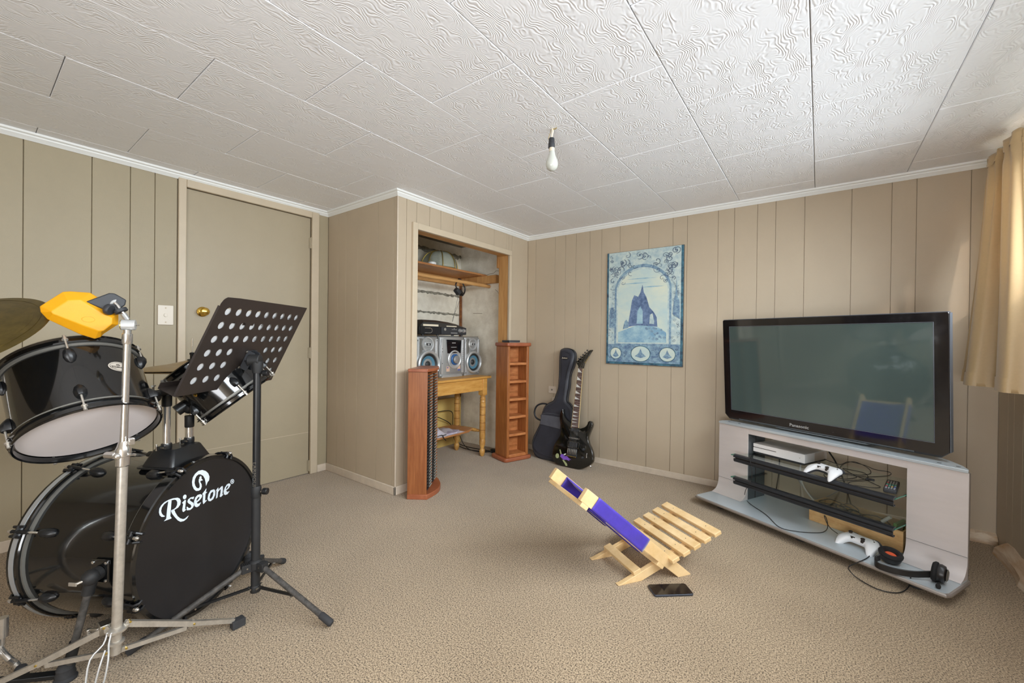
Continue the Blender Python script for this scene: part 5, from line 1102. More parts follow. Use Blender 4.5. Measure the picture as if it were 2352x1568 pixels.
def arch(cx, w, z0, zs, zt, n=10):
    P = [(cx-w, z0), (cx+w, z0), (cx+w, zs)]
    for i in range(1, n): t = i/n; P.append((cx+w*math.cos(t*PI/2)**1.0*(1-.0*t), zs+(zt-zs)*math.sin(t*PI/2)**1.15))
    P.append((cx, zt))
    for i in range(n-1, 0, -1): t = i/n; P.append((cx-w*math.cos(t*PI/2), zs+(zt-zs)*math.sin(t*PI/2)**1.15))
    P.append((cx-w, zs)); return P
AC = .298
flat('arch_outer', arch(AC, .228, .165, .610, .805), 'poster_mid', .0130); flat('arch_band', arch(AC, .212, .170, .605, .780), 'poster_pale', .0134)
sky_ = flat('arch_sky', arch(AC, .200, .178, .600, .765), 'poster_cream', .0138)
for z, a, b in ((.69, -.13, .12), (.655, -.18, .05), (.62, -.02, .18)):
    flat('cloud_streak', [(AC+a, z), ((AC+a+AC+b)/2, z-.004), (AC+b, z), ((AC+a+AC+b)/2, z+.006)], 'poster_mound', .0142, sky_)
# side columns of ornament
r5 = random.Random(11)
def curl(cx, cy, s, turns, ph): return [V(cx+s*(1-k/26)*math.cos(ph+turns*2*PI*k/26), cy+s*(1-k/26)*math.sin(ph+turns*2*PI*k/26)*.9, .0136) for k in range(27)]
orn = MB()
for i in range(80):
    x = r5.uniform(.03, PW-.05); z = r5.uniform(.66, PH-.03)
    if z < .83 and abs(x-AC) < .19*(1.05-((z-.60)/.25)): continue
    orn.tube(curl(x, z, r5.uniform(.014, .036), r5.uniform(.7, 1.6)*r5.choice((-1, 1)), r5.uniform(0, 6)), r5.uniform(.0014, .0030), 4)
for i in range(70):
    x = r5.choice((r5.uniform(.024, .062), r5.uniform(.535, PW-.03))); z = r5.uniform(.19, .66)
    orn.tube(curl(x, z, r5.uniform(.006, .016), r5.uniform(.5, 1.3), r5.uniform(0, 6)), .0011, 4)
for i in range(60):
    x = r5.uniform(.03, PW-.04); z = r5.uniform(.03, .15); orn.tube(curl(x, z, r5.uniform(.006, .014), 1, r5.uniform(0, 6)), .0010, 4)
oo = obj('ornament_line', orn, 'poster_line', po)
flat('side_spire', [(.535, .40), (.545, .52), (.552, .54), (.558, .60), (.562, .69), (.566, .60), (.572, .53), (.585, .50), (.590, .36)], 'poster_mid', .0140)
flat('side_arch', arch(.048, .024, .30, .40, .47, 6), 'poster_mid', .0132)
# generic scene: rocky crag with a slender tower on a pale mound
md = flat('mound', [(AC-.195, .180), (AC+.195, .180), (AC+.192, .260), (AC+.13, .300), (AC+.05, .315), (AC-.04, .318), (AC-.12, .290), (AC-.195, .262)], 'poster_mound', .0142)
flat('crag', [(AC-.115, .305), (AC-.098, .400), (AC-.080, .520), (AC-.062, .560), (AC-.030, .545), (AC-.012, .580), (AC+.004, .640), (AC+.014, .580), (AC+.036, .540), (AC+.060, .460), (AC+.095, .420), (AC+.118, .380), (AC+.125, .305), (AC+.05, .312), (AC-.03, .318)], 'poster_blue', .0146)
flat('crag_face', [(AC-.040, .330), (AC-.035, .430), (AC-.012, .470), (AC+.008, .430), (AC+.010, .330)], 'poster_mound', .0150)
flat('crag_face', [(AC+.062, .330), (AC+.066, .400), (AC+.085, .410), (AC+.100, .350), (AC+.098, .325)], 'poster_pale', .0150)
flat('small_rock', [(AC-.155, .285), (AC-.140, .350), (AC-.125, .365), (AC-.108, .340), (AC-.105, .300)], 'poster_mid', .0148)
rk_ = MB()
for i in range(16): x = AC+.03+r5.uniform(0, .15); z = .205+r5.uniform(0, .095); rk_.prism(ellipse(x, z, r5.uniform(.008, .02), r5.uniform(.006, .012), 8, r5.uniform(0, 3)), (0, 0, 0), (1, 0, 0), (0, 1, 0), .0144+i*.00002, .0147+i*.00002)
obj('painted_boulders', rk_, 'poster_mid', po, smooth=0)
for x, a, b in ((.085, .045, .045), (.292, .075, .060), (.500, .058, .052)):
    m_ = flat('medallion', ellipse(x, .090, a*1.08, b*1.1), 'poster_teal', .0140); flat('medallion_face', ellipse(x, .090, a, b), 'poster_cream', .0144, m_)
    flat('medallion_motif', [(x-a*.6, .070), (x-a*.2, .095), (x, .090+b*.7), (x+a*.2, .095), (x+a*.6, .070), (x, .056)], 'poster_mid', .0147, m_)

# ================================================================ TV CORNER
SY = -.453; SU = V(math.cos(SY), math.sin(SY), 0); SN = V(-SU.y, SU.x, 0); SO = V(-.627, 2.846, 0)
SM = frame(SO, SU, SN); SI = SM.inverted(); SW = 1.157
ts = thing('tv_stand', 'silver metal corner TV stand with two glass shelves and dark front rails', 'TV stand', SM)
bpoly = rrect(-.004, 0, SW+.004, .47, .022)
bpoly = [(-.004, .215), (-.004, .020), (.003, .004), (.018, 0), (SW-.018, 0), (SW-.003, .004), (SW+.004, .020), (SW+.004, .215), (SW-.07, .36), (SW-.22, .46), (.22, .47), (.07, .37)]
obj('base_plate', MB().prism(bpoly, (0, 0, .040), (1, 0, 0), (0, 1, 0), 0, .016), 'metal_plate', ts, bevel=.002)
obj('edge_band', MB().tube([V(a, b, .048) for a, b in bpoly], .0085, 8, closed=True), 'metal_edge', ts)
for s in (.12, .58, 1.04):
    for n in (.09, .33): obj('caster_wheel', MB().cyl((s, n, 0), (s, n, .040), .026, n=20), 'rubber', ts, bevel=.004)
for i, s in enumerate((0, SW-.198)):
    prof = [(.220, .505), (.220, .140), (.217, .115), (.209, .094), (.196, .077), (.178, .066), (.158, .060), (.154, .057), (.226, .057), (.226, .505)]
    inner = s+.198 if i == 0 else s
    oo_ = s+.001 if i == 0 else s+.197; nn_ = inner-.001 if i == 0 else inner+.001; k_ = 1 if i == 0 else -1
    c = obj('side_column', MB().prism([(nn_, .226), (oo_, .226), (oo_, .234), (oo_+k_*.075, .375), (nn_, .400)], (0, 0, .056), (1, 0, 0), (0, 1, 0), 0, .449), 'metal_slate', ts, bevel=.001)
    obj('front_sheet', MB().loft([[V(s, a, b) for a, b in prof], [V(s+.198, a, b) for a, b in prof]]), 'metal_silver', c, smooth=.5)
    obj('sheet_seam', MB().box((s, .2190, .1490), (s+.198, .2205, .1502)), 'metal_slate', c)
    obj('column_seam', MB().box((inner-.0015, .300, .058), (inner+.0015, .302, .505)), 'ink', c)
    if i == 1: obj('end_cap', MB().box((SW-.001, .221, .10), (SW+.002, .233, .505)), 'metal_edge', c)
tp = [(0, .214), (SW, .214), (SW-.004, .232), (SW-.035, .285), (SW-.09, .345), (SW-.17, .40), (SW-.30, .44), (.30, .46), (.12, .42), (.03, .34), (0, .25)]
tpo = obj('top_plate', MB().prism(tp, (0, 0, .505), (1, 0, 0), (0, 1, 0), 0, .014), 'metal_plate', ts, bevel=.002)
obj('top_beam', MB().box((.198, .222, .470), (SW-.198, .236, .505)), 'metal_silver', ts, bevel=.001)
for s in (.05, .12, SW-.10, SW-.04): obj('cap_recess', MB().prism(ellipse(s, .250, .008, .006, 12), (0, 0, .519), (1, 0, 0), (0, 1, 0), 0, .0008), 'metal_slate', tpo)
for nm, z, nb in (('upper', .342, .500), ('lower', .204, .440)):
    g = obj('glass_shelf', MB().prism([(.172, .112), (.955, .112), (.957, .225), (.957, nb), (.200, nb), (.200, .225)], (0, 0, z), (1, 0, 0), (0, 1, 0), 0, .006), 'shelf_glass', ts)
    obj('glass_edge', MB().box((.160, .112, z+.0005), (.172, .150, z+.0055)).box((.955, .112, z+.0006), (.9575, .225, z+.0054)), 'glass_edge', g)
    prof = [(.128, z+.007), (.128, z+.012), (.112, z+.014), (.100, z+.010), (.095, z+.001), (.097, z-.004), (.102, z-.005), (.108, z-.002), (.112, z-.002), (.112, z+.004)]
    obj('front_rail', MB().loft([[V(s, a, b) for a, b in prof] for s in (.186, .955)]), 'rail_dark', ts, smooth=.5)
    prof = [(.102, z-.010), (.099, z-.014), (.099, z-.024), (.104, z-.031), (.114, z-.032), (.121, z-.026), (.118, z-.024), (.113, z-.028), (.105, z-.027), (.103, z-.018)]
    obj('lower_lip', MB().loft([[V(s, a, b) for a, b in prof] for s in (.186, .955)]), 'rail_dark', ts, smooth=.5)
    obj('shelf_core', MB().box((.190, .109, z-.026), (.951, .112, z)), 'ink', ts)
    for s in (.200, .945): obj('shelf_bracket', MB().box((s, .226, z-.006), (s+.014, .40, z)), 'rail_dark', ts)

# ---- television
TY_ = -.44; TU = V(math.cos(TY_), math.sin(TY_), 0); TN_ = V(-TU.y, TU.x, 0); TO = V(-.505, 3.095, .534); TWd, THt = 1.08, .657
tv = thing('television', 'wide black flat-screen television standing on the silver stand', 'television', frame(TO, TU, V(0, 0, 1)*math.cos(.065)-TN_*math.sin(.065)))
def chamf(x0, y0, x1, y1, c): return [(x0+c, y0), (x1-c, y0), (x1, y0+c), (x1, y1-.006), (x1-.006, y1), (x0+.006, y1), (x0, y1-.006), (x0, y0+c)]
bz = obj('bezel', MB().prism(chamf(0, .0, TWd, THt, .030), (0, 0, 0), (1, 0, 0), (0, 1, 0), -.034, 0), 'tv_black', tv, bevel=.003)
obj('back_shell', MB().prism(chamf(.03, .03, TWd-.03, THt-.03, .03), (0, 0, 0), (1, 0, 0), (0, 1, 0), -.085, -.034), 'black_matte', tv, bevel=.01)
obj('side_trim', MB().box((TWd-.003, .03, -.030), (TWd+.002, THt-.004, -.002)).box((.004, THt-.003, -.030), (TWd-.004, THt+.002, -.004)), 'tv_edge', tv)
scr = obj('screen', MB().box((.050, .066, .0002), (TWd-.053, THt-.046, .0010)), 'tv_screen', tv)
ed = MB(); X0, Y0, X1, Y1 = .049, .065, TWd-.052, THt-.045
for a, b, c, d in ((X0-.002, Y0-.002, X1+.002, Y0), (X0-.002, Y1, X1+.002, Y1+.002), (X0-.002, Y0, X0, Y1), (X1, Y0, X1+.002, Y1)): ed.box((a, b, .0002), (c, d, .0018))
obj('screen_border', ed, 'tv_edge', tv)
text('brand_lettering', 'Panasonic', .024, 'silver_light', tv, (.46, .030, .0008), (1, 0, 0), (0, 1, 0), bold=.0004, sx=1.08)
obj('control_strip', MB().box((.10, .006, .0), (TWd-.12, .011, .002)), 'metal_slate', tv)
obj('sensor_dot', MB().prism(ellipse(.63, .030, .004, .004, 12), (0, 0, .0), (1, 0, 0), (0, 1, 0), 0, .001), 'ink', tv)
obj('tv_foot', MB().prism(rrect(.30, -.02, .78, .11, .03), (0, -.0105, -.045), (1, 0, 0), (0, 0, -1), 0, .007), 'metal_plate', tv, bevel=.002)
obj('tv_neck', MB().box((.44, -.008, -.075), (.60, .10, -.04)), 'tv_black', tv)

# ---- console and its parts
cs = thing('game_console', 'flat white game console on the upper glass shelf below the TV', 'console', SM @ Matrix.Translation((.206, .262, .348)))
CWd, CDp, CHt = .298, .232, .064
obj('lower_body', MB().box((.004, .004, .004), (CWd-.004, CDp-.004, .024)), 'bake', cs)
obj('upper_body', MB().box((0, 0, .014), (CWd, CDp, CHt)), 'console_white', cs, bevel=.0012)
obj('side_wall', MB().box((CWd-.0005, .10, .016), (CWd+.0008, CDp-.002, CHt-.002)), 'console_side', cs)
obj('disc_slot', MB().box((.004, -.0006, .040), (.140, .002, .0435)), 'ink', cs)
obj('slot_line', MB().box((0, -.0004, .0385), (.004, .002, .0450)), 'ink', cs)
pw = obj('power_button', MB().lathe([(.0075, 0), (.0075, .0008), (.0005, .001)], (.272, 0, .040), (0, -1, 0), 22), 'window_white', cs)
obj('button_mark', MB().tube([(.268, -.0012, .0445), (.272, -.0012, .0385), (.2755, -.0012, .0355)], .0006, 4).tube([(.276, -.0012, .0445), (.272, -.0012, .0385), (.2685, -.0012, .0355)], .0006, 4), 'rib_grey', pw)
obj('eject_dot', MB().lathe([(.003, 0), (.003, .0008)], (.150, 0, .042), (0, -1, 0), 12), 'window_white', cs)
vt = MB()
for i in range(18): vt.box((.155+i*.0075, .018, CHt-.0005), (.158+i*.0075, CDp-.03, CHt+.0004))
obj('vent_slots', vt, 'console_side', cs)
obj('rubber_foot', MB().box((.01, .01, 0), (CWd-.01, .03, .005)).box((.01, CDp-.03, 0), (CWd-.01, CDp-.01, .005)), 'ink', cs)

def pad_half(up, zs=0):
    """one half of the pad body, lofted across its width; local y points away from the player"""
    K = [(-.0795, -.030, .000), (-.077, -.048, .018), (-.070, -.060, .034), (-.060, -.056, .045), (-.050, -.042, .049), (-.040, -.026, .048), (-.030, -.016, .046), (-.015, -.013, .045), (0, -.013, .044)]
    K = K+[(-x, a, b) for x, a, b in reversed(K[:-1])]; P = catmull([V(*k) for k in K], 3); rings = []
    for q in P:
        yc, hy = (q.y+q.z)/2, max(.004, (q.z-q.y)/2); th = .0165*min(1, (1-(abs(q.x)/.083)**4)**.5+.05); r = []
        for k in range(11):
            t = PI*k/10; cy, sy = math.cos(t), math.sin(t); y = yc+hy*(abs(cy)**.75)*(1 if cy > 0 else -1)
            z = th*(sy**.7 if sy > 1e-6 else 0)*(1 if up else -1.15); drop = .45*max(0, -y-.012)+.12*max(0, abs(q.x)-.045)
            r.append(V(q.x, y, z-drop+.004))
        rings.append(r)
    return MB().loft(rings)
def gamepad(name, label, M):
    t = thing(name, label, 'game controller', M, 'white game controllers')
    obj('grip_shell', pad_half(False), 'pad_grey' if 'glass' in label else 'pad_white', t, smooth=.9)
    obj('top_shell', pad_half(True), 'pad_white', t, smooth=.9)
    for x, y in ((-.044, .022), (.022, -.004)):
        k = obj('thumbstick', MB().lathe([(.011, .010), (.009, .018), (.0065, .019), (.0065, .024), (.0090, .026), (.0085, .0285), (.0005, .0275)], (x, y, 0), n=20, cap1=False), 'ink', t)
    obj('direction_pad', MB().box((-.032, -.007, .014), (-.012, -.001, .019)).box((-.025, -.014, .014), (-.019, .006, .019)), 'ink', t, bevel=.001)
    for dx, dy in ((0, .009), (0, -.009), (.009, 0), (-.009, 0)): obj('face_button', MB().lathe([(.0042, .012), (.0040, .0185), (.0005, .019)], (.044+dx, .022+dy, 0), n=14), 'ink', t)
    obj('menu_button', MB().lathe([(.006, .015), (.006, .0175), (.0005, .018)], (0, .030, 0), n=16), 'silver_light', t)
    for x in (-.009, .009): obj('small_button', MB().lathe([(.0028, .014), (.0028, .018)], (x, .018, 0), n=10), 'ink', t)
    for s in (-1, 1): obj('shoulder_button', MB().tube([V(s*.030, .047, .006), V(s*.052, .052, .004), V(s*.068, .042, -.002)], .0075, 8, smooth=3), 'pad_grey', t)
    return t
p1 = at_z(1893, 1082, .375)
gamepad('game_controller', 'white game controller propped beside the console on the upper glass shelf', frame((p1.x, p1.y, .378), SU*.97+SN*-.24, (SN*.97+SU*.24)+V(0, 0, .18)))
p2 = at_z(1972, 1245, .080)
gamepad('game_controller', 'white game controller lying on the metal base of the stand', frame((p2.x, p2.y, .081), SU*.93-SN*.10, (SN*.93+SU*.1)+V(0, 0, .16)))

# ---- remote control
pr = at_z(2048, 1118, .356)
rm = thing('tv_remote', 'black remote control with coloured buttons at the right end of the glass shelf', 'remote control', frame((pr.x, pr.y, .3485), V(.985, -.17, 0), V(.17, .985, 0)))
obj('remote_body', MB().prism(rrect(-.024, -.095, .024, .095, .006), (0, 0, 0), (1, 0, 0), (0, 1, 0), 0, .018), 'bake', rm, bevel=.004)
r7 = random.Random(4)
for r in range(9):
    for c in range(4):
        m = 'btn_grey'
        if r == 2: m = ('btn_red', 'btn_green', 'btn_yellow', 'btn_blue')[c]
        elif r == 4: m = 'btn_green'
        elif r == 6 and c == 0: m = 'btn_red'
        elif r > 4: m = 'rib_grey'
        obj('remote_button', MB().box((-.0185+c*.0098, -.080+r*.018, .018), (-.0118+c*.0098, -.071+r*.018, .0198)), m, rm)

# ---- plywood box of odds and ends on the base
bx2 = thing('plywood_box', 'shallow open plywood box under the lower glass shelf, full of cables', 'box', SM @ Matrix.Translation((.530, .262, .0565)))
BW, BD_, BH_ = .405, .165, .100
for nm, a, b in (('front_side', (0, 0, 0), (BW, .009, BH_)), ('rear_side', (0, BD_-.009, 0), (BW, BD_, BH_)), ('end_side', (0, .009, 0), (.009, BD_-.009, BH_)), ('end_side', (BW-.009, .009, 0), (BW, BD_-.009, BH_)), ('box_floor', (.009, .009, 0), (BW-.009, BD_-.009, .006))):
    obj(nm, MB().box(a, b), 'box_ply', bx2, bevel=.001)
cm = SM @ Matrix.Translation((.530, .262, .0565))
ctg = thing('cable_tangle', 'heap of thin black cables coiled inside the plywood box', 'cable', cm)
r8 = random.Random(21); mb = MB()
for k in range(16):
    cx, cy = r8.uniform(.08, .26), r8.uniform(.06, .10); a, b = r8.uniform(.03, .055+.02*(k % 3)), r8.uniform(.025, .04); z0 = r8.uniform(.04, .112); ph = r8.uniform(0, 6)
    mb.tube([V(cx+a*math.cos(t+ph)*(1+.15*math.sin(3*t)), cy+b*math.sin(t+ph), z0+.010*math.sin(2*t+k)) for t in [2*PI*i/18 for i in range(19)]], .0026, 6)
obj('coiled_cable', mb, 'cable_black', ctg)
obj('white_plug', MB().tube([V(.29, .09, .085), V(.315, .10, .115), V(.322, .10, .120)], .008, 10), 'window_white', ctg)
gc = thing('game_case', 'bright green plastic game case standing in the plywood box', 'game case', SM @ Matrix.Translation((.868, .300, .064)))
obj('case_cover', MB().box((0, 0, 0), (.014, .10, .110), Matrix.Rotation(.15, 4, 'Y')), 'game_green', gc, bevel=.002)
obj('case_label', MB().box((.0142, .02, .02), (.0146, .08, .09), Matrix.Rotation(.15, 4, 'Y')), 'window_white', gc)

# ---- headset lying on the base
hb_ = at_z(2080, 1290, .07)
hx = thing('gaming_headset', 'black gaming headset with orange-lined ear cushion lying on the stand base', 'headset', V(hb_.x, hb_.y, .057))
def HL_(x, y, z): return at_z(x, y, z)-V(hb_.x, hb_.y, .057)
c0, c1 = HL_(2045, 1276, .085), HL_(2150, 1318, .090)
pts = [HL_(2022, 1279, .090), HL_(2011, 1284, .080), HL_(2014, 1296, .074), HL_(2035, 1305, .072), HL_(2065, 1313, .074), HL_(2100, 1318, .078), HL_(2130, 1318, .084), HL_(2152, 1318, .088)]
bp_ = catmull(pts, 4); rings = []
for i, p in enumerate(bp_):
    t = (bp_[min(i+1, len(bp_)-1)]-bp_[max(i-1, 0)]).normalized(); n = t.cross(V(0, 0, 1)).normalized()
    rings.append([p+V(0, 0, .0135)+n*.003, p+V(0, 0, .0135)-n*.003, p+V(0, 0, -.0135)-n*.004, p+V(0, 0, -.0135)+n*.004])
obj('headband', MB().loft(rings), 'headset_black', hx, bevel=.002, smooth=.9)
ax1 = V(.10, -.22, 1).normalized()
e = obj('ear_cup', MB().lathe([(.020, -.024), (.036, -.018), (.040, -.006), (.038, .002)], tuple(c0), tuple(ax1), 28), 'headset_black', hx)
obj('ear_cushion', MB().lathe([(.036, .000), (.043, .006), (.044, .013), (.038, .021), (.028, .021), (.022, .014), (.021, .006)], tuple(c0), tuple(ax1), 32, False, False), 'headset_foam', e)
obj('cushion_lining', MB().lathe([(.022, .006), (.0005, .007)], tuple(c0), tuple(ax1), 24, False, False), 'orange_foam', e)
ax2 = (-SU*.95-SN*.14+V(0, 0, .05)).normalized()
e = obj('ear_cup', MB().lathe([(.018, -.022), (.034, -.016), (.038, -.004), (.036, .004)], tuple(c1+V(.012, .01, .004)), tuple(ax2), 28), 'headset_black', hx)
obj('ear_cushion', MB().lathe([(.034, .002), (.041, .008), (.041, .015), (.035, .022), (.024, .022), (.020, .008)], tuple(c1+V(.012, .01, .004)), tuple(ax2), 32, False, False), 'headset_foam', e)
obj('grey_disc', MB().lathe([(.018, -.026), (.026, -.022), (.018, -.021)], tuple(c1+V(.012, .01, .004)), tuple(ax2), 24, True, False), 'silver_dark', e)
obj('microphone_boom', MB().tube([c1+V(.01, -.01, -.022), HL_(2158, 1332, .068), HL_(2156, 1342, .064)], .0035, 8, smooth=4).ball(tuple(HL_(2155, 1346, .065)), .0085, 7, (1, 1, 1.3)), 'headset_foam', hx)

# ---- loose cables around the stand
def cable(name, label, pts, r, m='cable_black', k=6, closed=False):
    P = [V(p) for p in pts]; o = P[0].copy(); o.z = min(p.z for p in P)-r; P = [p-o for p in P]
    ob = obj(name, MB().tube(P, r, 8, smooth=k, closed=closed), m); ob.location = o; tag(ob, label, 'cable'); return ob
def S3(s, n, z): return SM @ V(s, n, z)
def base_pt(x, y, z=.059): return at_z(x, y, z)
def rail_pt(x, y, n=.085):
    q = SO+SN*n; d = ray(x, y); t = (SN.dot(q-CAMP))/SN.dot(d); return CAMP+d*t
cable('charging_cable', 'thin black cable running from the console down to the stand base and its controller',
      [rail_pt(1729, 1044, .26), rail_pt(1722, 1050, .10), rail_pt(1727, 1075), rail_pt(1726, 1100), rail_pt(1713, 1124, .09), base_pt(1711, 1141), base_pt(1722, 1156), base_pt(1760, 1182), base_pt(1790, 1210), base_pt(1830, 1220), base_pt(1870, 1223), base_pt(1892, 1221), rail_pt(1901, 1210, .215), rail_pt(1898, 1190, .225), rail_pt(1893, 1184, .225), rail_pt(1899, 1200, .215), rail_pt(1909, 1214, .20), base_pt(1924, 1225, .066)], .0018)
cable('headset_cable', 'black cable looping off the stand base onto the carpet from controller to headset',
      [base_pt(1968, 1243, .075), base_pt(1988, 1254, .072), base_pt(1998, 1272), base_pt(1990, 1282), base_pt(1966, 1293), SM @ V(SI @ base_pt(1951, 1300, .055)).lerp(SI @ base_pt(1951, 1300, .055), 0)] +
      [at_z(1950, 1308, .03), at_z(1965, 1324, .008), at_z(1990, 1340, .005), at_z(2020, 1354, .005), at_z(2055, 1361, .005), at_z(2078, 1356, .008), at_z(2091, 1340, .03), base_pt(2092, 1324, .064), base_pt(2100, 1316, .066), base_pt(2112, 1315, .070)], .0022)
cable('looped_cable', 'coils of thin black cable lying on the upper glass shelf beside the console',
      [S3(.515, .44, .37)]+[at_z(x, y, .351) for x, y in [(1928, 1066), (1950, 1060), (1985, 1068), (2010, 1078), (2043, 1084), (2040, 1092), (1990, 1095), (1960, 1092), (1930, 1084), (1934, 1068), (1960, 1060), (1990, 1072), (2000, 1086), (1975, 1091), (1935, 1086), (1905, 1090), (1893, 1088), (1898, 1096), (1925, 1102), (1958, 1103), (1992, 1098), (1985, 1086), (1950, 1078), (1936, 1076), (1960, 1090), (1967, 1096), (1940, 1100), (1915, 1094)]], .0018, k=7)
cable('usb_lead', 'black lead with a small plug crossing the glass shelf to the remote',
      [at_z(x, y, .351) for x, y in [(2003, 1102), (1985, 1104), (1955, 1106), (1950, 1112), (1975, 1116), (2010, 1120), (2022, 1118), (2010, 1112), (1985, 1100), (1965, 1092)]], .0017)
pl = at_z(1999, 1101, .352)
obj('usb_plug', MB().box((-.016, -.006, -.004), (.016, .006, .005)), 'bake', bpy.data.objects['usb_lead'], bevel=.001).matrix_local = Matrix.Translation(pl-bpy.data.objects['usb_lead'].location) @ Matrix.Rotation(-.2, 4, 'Z')
def wp(x, y, d=.03): return at_y(x, y, YB-d)
cable('aerial_lead', 'thick black lead hanging behind the TV to the wall side of the shelves', [wp(1895, 1020, .10), wp(1906, 1040, .09), wp(1920, 1062, .08), wp(1940, 1110, .06), wp(1955, 1160, .05), wp(1965, 1190, .04)], .0042)
cable('tv_power_lead', 'black lead hanging behind the left end of the TV above the console', [wp(1765, 988, .06), wp(1772, 1000, .06), wp(1782, 1014, .06), wp(1790, 1050, .06), wp(1788, 1090, .05), wp(1782, 1130, .03)], .0034)
cable('white_lead', 'white lead dropping from the wall plate behind the console', [wp(1849, 1018, .02), wp(1846, 1035, .03), wp(1838, 1080, .05), wp(1845, 1115, .06), wp(1870, 1150, .06), wp(1905, 1180, .05)], .0045, 'window_white')
cable('grey_lead', 'grey lead sagging behind the lower glass shelf', [wp(1820, 1085, .03), wp(1840, 1110, .04), wp(1860, 1135, .05), wp(1885, 1145, .05), wp(1940, 1120, .04)], .003, 'cable_grey')
t = plate('wall_socket', 'beige double socket plate behind the TV stand', 'socket', tuple(at_y(1838, 1004, YB)), (1, 0, 0), (0, 0, 1), .115, .072, 'base_paint')
obj('switch_toggle', MB().box((-.04, .01, .007), (-.028, .022, .012)), 'base_paint', t, bevel=.001); obj('switch_toggle', MB().box((.028, .01, .007), (.04, .022, .012)), 'base_paint', t, bevel=.001)
cable('floor_cable', 'loop of thick black cable on the carpet between TV stand and window wall', [at_z(2226, 1225, .02), at_z(2232, 1214, .03), at_z(2245, 1208, .028), at_z(2272, 1208, .02), at_z(2288, 1217, .012), at_z(2284, 1228, .008), at_z(2262, 1233, .006), at_z(2232, 1234, .006), at_z(2215, 1236, .006)], .0048)

# ================================================================ CHAIR, PHONE, CURTAIN
CY = 2.56; cwv = V(math.cos(CY), math.sin(CY), 0); cfv = V(cwv.y, -cwv.x, 0)
ch = thing('folding_chair', 'low slatted pine folding chair with purple fabric back on the carpet', 'chair', frame((-.675, 1.681, 0), cfv, cwv))
AN = .324; ca, sa = math.cos(AN), math.sin(AN)
def sp(s, q): return (s*ca-q*sa, s*sa+q*ca)
prof = [(0, .003), (.004, 0), (.122, 0), sp(.52, -.040), sp(.536, -.036), sp(.536, 0), sp(.02, -.0005)]
for y in (0, .216): obj('seat_rail', MB().prism([(a, b) for a, b in prof], (0, y, 0), (1, 0, 0), (0, 0, 1), -.022, 0), 'pine', ch, bevel=.0015)
for i in range(5):
    s1_ = .540-.062*i; P = [sp(s1_-.040, .0005), sp(s1_, .0005), sp(s1_, .018), sp(s1_-.040, .018)]
    sl_ = obj('seat_slat', MB().prism(P, (0, .296, 0), (1, 0, 0), (0, 0, 1), 0, .354), 'pine', ch, bevel=.0022)
    for y in (.012, .226):
        c = sp(s1_-.020, .018); obj('nail', MB().lathe([(.0022, 0), (.0022, .0004)], (c[0], y, c[1]), (-sa, 0, ca), 8), 'cone_dark', sl_)
obj('foot_bar', MB().prism([sp(.088, .0005), sp(.126, .0005), sp(.126, .018), sp(.088, .018)], (0, .238, 0), (1, 0, 0), (0, 0, 1), 0, .238), 'pine', ch, bevel=.002)
# back frame
f0, f1, t1_, t0_ = V(.300, 0, 0), V(.362, 0, 0), V(-.168, 0, .443), V(-.205, 0, .400)
for y in (-.031, .247): obj('back_rail', MB().prism([(.292, .001), (.300, 0), (.358, 0), (.362, .004), (-.165, .441), (-.171, .444), (-.205, .402)], (0, y+.022, 0), (1, 0, 0), (0, 0, 1), 0, .022), 'pine', ch, bevel=.0015)
lo_dir = (V(.296, 0, 0)-V(-.205, 0, .402)).normalized(); lo_n = V(-lo_dir.z*-1, 0, 0); nlow = V(lo_dir.z, 0, -lo_dir.x)
def lowbar(name, d0, d1, m='pine'):
    a = V(-.205, 0, .402)+lo_dir*d0; b = V(-.205, 0, .402)+lo_dir*d1; c = b+nlow*.018; d = a+nlow*.018
    return obj(name, MB().prism([(p.x, p.z) for p in (a, b, c, d)], (0, .269, 0), (1, 0, 0), (0, 0, 1), 0, .300), m, ch, bevel=.002)
lowbar('top_bar', .012, .052); lowbar('support_bar', .500, .540)
up_dir = (V(.362, 0, .004)-V(-.165, 0, .441)).normalized(); nup = V(-up_dir.z, 0, up_dir.x)
FT0, FT1 = .058, .388
def fab(u, v):
    d = FT0+(FT1-FT0)*v; base = V(-.165, 0, .441)+up_dir*d; sag = .030*math.sin(PI*u)**.8*(.55+.45*math.sin(PI*v))+.0025*math.sin(38*v+6*u)*math.sin(PI*u)
    return base+nup*(.0018-sag)+V(0, -.034+.306*u, 0)
fbk = MB().grid(fab, 26, 22)
fo = obj('fabric_back', fbk, 'purple_cloth', ch, smooth=.9); fo.modifiers.new('thickness', 'SOLIDIFY').thickness = .0015
for y, o_ in ((-.0345, -1), (.2725, 1)):
    def side(u, v):
        d = FT0+(FT1-FT0)*v; a = V(-.165, 0, .441)+up_dir*d+nup*.0018; wd = .058+.006*v; b = a-nup*wd
        return a.lerp(b, u)+V(0, y+o_*(.0012*math.sin(25*v+4*u)+.001), 0)
    w_ = obj('fabric_wrap', MB().grid(side, 6, 24), 'purple_cloth', ch, smooth=.9); w_.modifiers.new('thickness', 'SOLIDIFY').thickness = .0015
    def under(u, v):
        d = FT0+(FT1-FT0)*v*.98; wd = .058+.006*v; a = V(-.165, 0, .441)+up_dir*d-nup*(wd-.0005)
        return a+V(0, y-o_*(.001+.045*u), 0)-nup*(.002+.004*math.sin(PI*u))
    w_ = obj('fabric_hem', MB().grid(under, 4, 20), 'purple_cloth_dark', ch, smooth=.9); w_.modifiers.new('thickness', 'SOLIDIFY').thickness = .0015

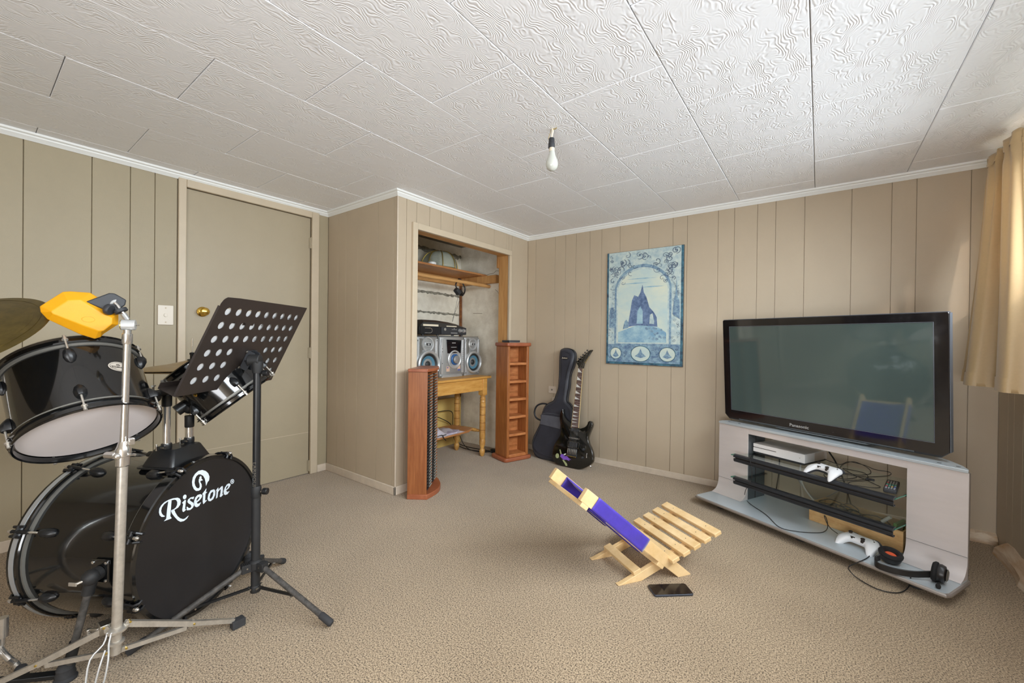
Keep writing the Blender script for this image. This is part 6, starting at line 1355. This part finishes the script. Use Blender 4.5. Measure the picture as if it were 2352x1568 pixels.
def inner(u, v):
    d = FT0+(FT1-FT0)*v*.97; a = V(-.165, 0, .441)+up_dir*d; return a-nup*(.002+.060*u)+V(0, .2455-.0025-.003*math.sin(18*v+3*u), 0)
w_ = obj('fabric_wrap', MB().grid(inner, 5, 20), 'purple_cloth', ch, smooth=.9); w_.modifiers.new('thickness', 'SOLIDIFY').thickness = .0015

ph = thing('smartphone', 'black smartphone lying face up on the carpet beside the folding chair', 'phone', frame((-.488, 1.783, 0), (.757, .653, 0), (-.653, .757, 0)))
obj('phone_body', MB().prism(rrect(-.083, -.038, .083, .038, .009), (0, 0, .0005), (1, 0, 0), (0, 1, 0), 0, .0085), 'phone_body', ph, bevel=.0015)
obj('phone_glass', MB().prism(rrect(-.081, -.036, .081, .036, .008), (0, 0, .009), (1, 0, 0), (0, 1, 0), 0, .0006), 'phone_glass', ph)
obj('phone_screen', MB().prism(rrect(-.068, -.0345, .068, .0345, .002), (0, 0, .0096), (1, 0, 0), (0, 1, 0), 0, .0002), 'display', ph)

# ---- curtain
cu = thing('window_curtain', 'beige satin curtain gathered at the corner end of the window', 'curtain', V(.66, 3.1, .85))
def cur(u, v):
    k = 2.1; fo_ = math.sin(2*PI*k*u+.5); fo2 = math.sin(2*PI*k*u*1.9+1.1)
    top = V(.668+.020*fo_+.006*math.sin(2*PI*11*u), 3.130-.46*u+.014*fo2, 1.972-.018*abs(fo_)); bot = V(.552+.125*u+.036*fo_+.008*fo2, 3.015-.40*u+.016*math.sin(2*PI*k*u*2+1), .862-.02*u)
    b = v**1.25; p = top.lerp(bot, v); q = top.lerp(bot, b); p.x = q.x; p.y = q.y
    pinch = math.exp(-((v-.055)/.03)**2); p.x += pinch*.006*fo2
    p.x = min(p.x, XR-.03); return p-V(.66, 3.1, .85)
cl_ = obj('cloth_drop', MB().grid(cur, 150, 60), 'curtain_satin', cu, smooth=1.2); cl_.modifiers.new('thickness', 'SOLIDIFY').thickness = .002
def hem(u, v): p = cur(u, .944+.056*v); return p+V(-.0028, 0, -.001)
h_ = obj('bottom_hem', MB().grid(hem, 150, 4), 'curtain_satin', cu, smooth=1.2)
def tape(u, v): p = cur(u, .028+.022*v); return p+V(-.0028, 0, 0)
obj('heading_tape', MB().grid(tape, 150, 3), 'curtain_satin', cu, smooth=1.2)
for i in range(8):
    u = .02+i*.135; p = cur(u, .03); obj('curtain_hook', MB().tube([p+V(.006, 0, -.03), p+V(.012, 0, .01), p+V(.018, 0, .03)], .002, 6), 'silver_light', cu)
tr_ = thing('curtain_track', 'slim brass-coloured curtain track above the window', 'curtain rail', V(XR-.035, 3.13, 1.985))
obj('track_bar', MB().box((-.008, -2.7, -.006), (.004, 0, .010)), 'gold', tr_, bevel=.001)
for y in (-.05, -.9, -1.8, -2.6): obj('track_bracket', MB().box((0, y-.008, -.004), (.035, y+.008, .008)), 'gold', tr_)
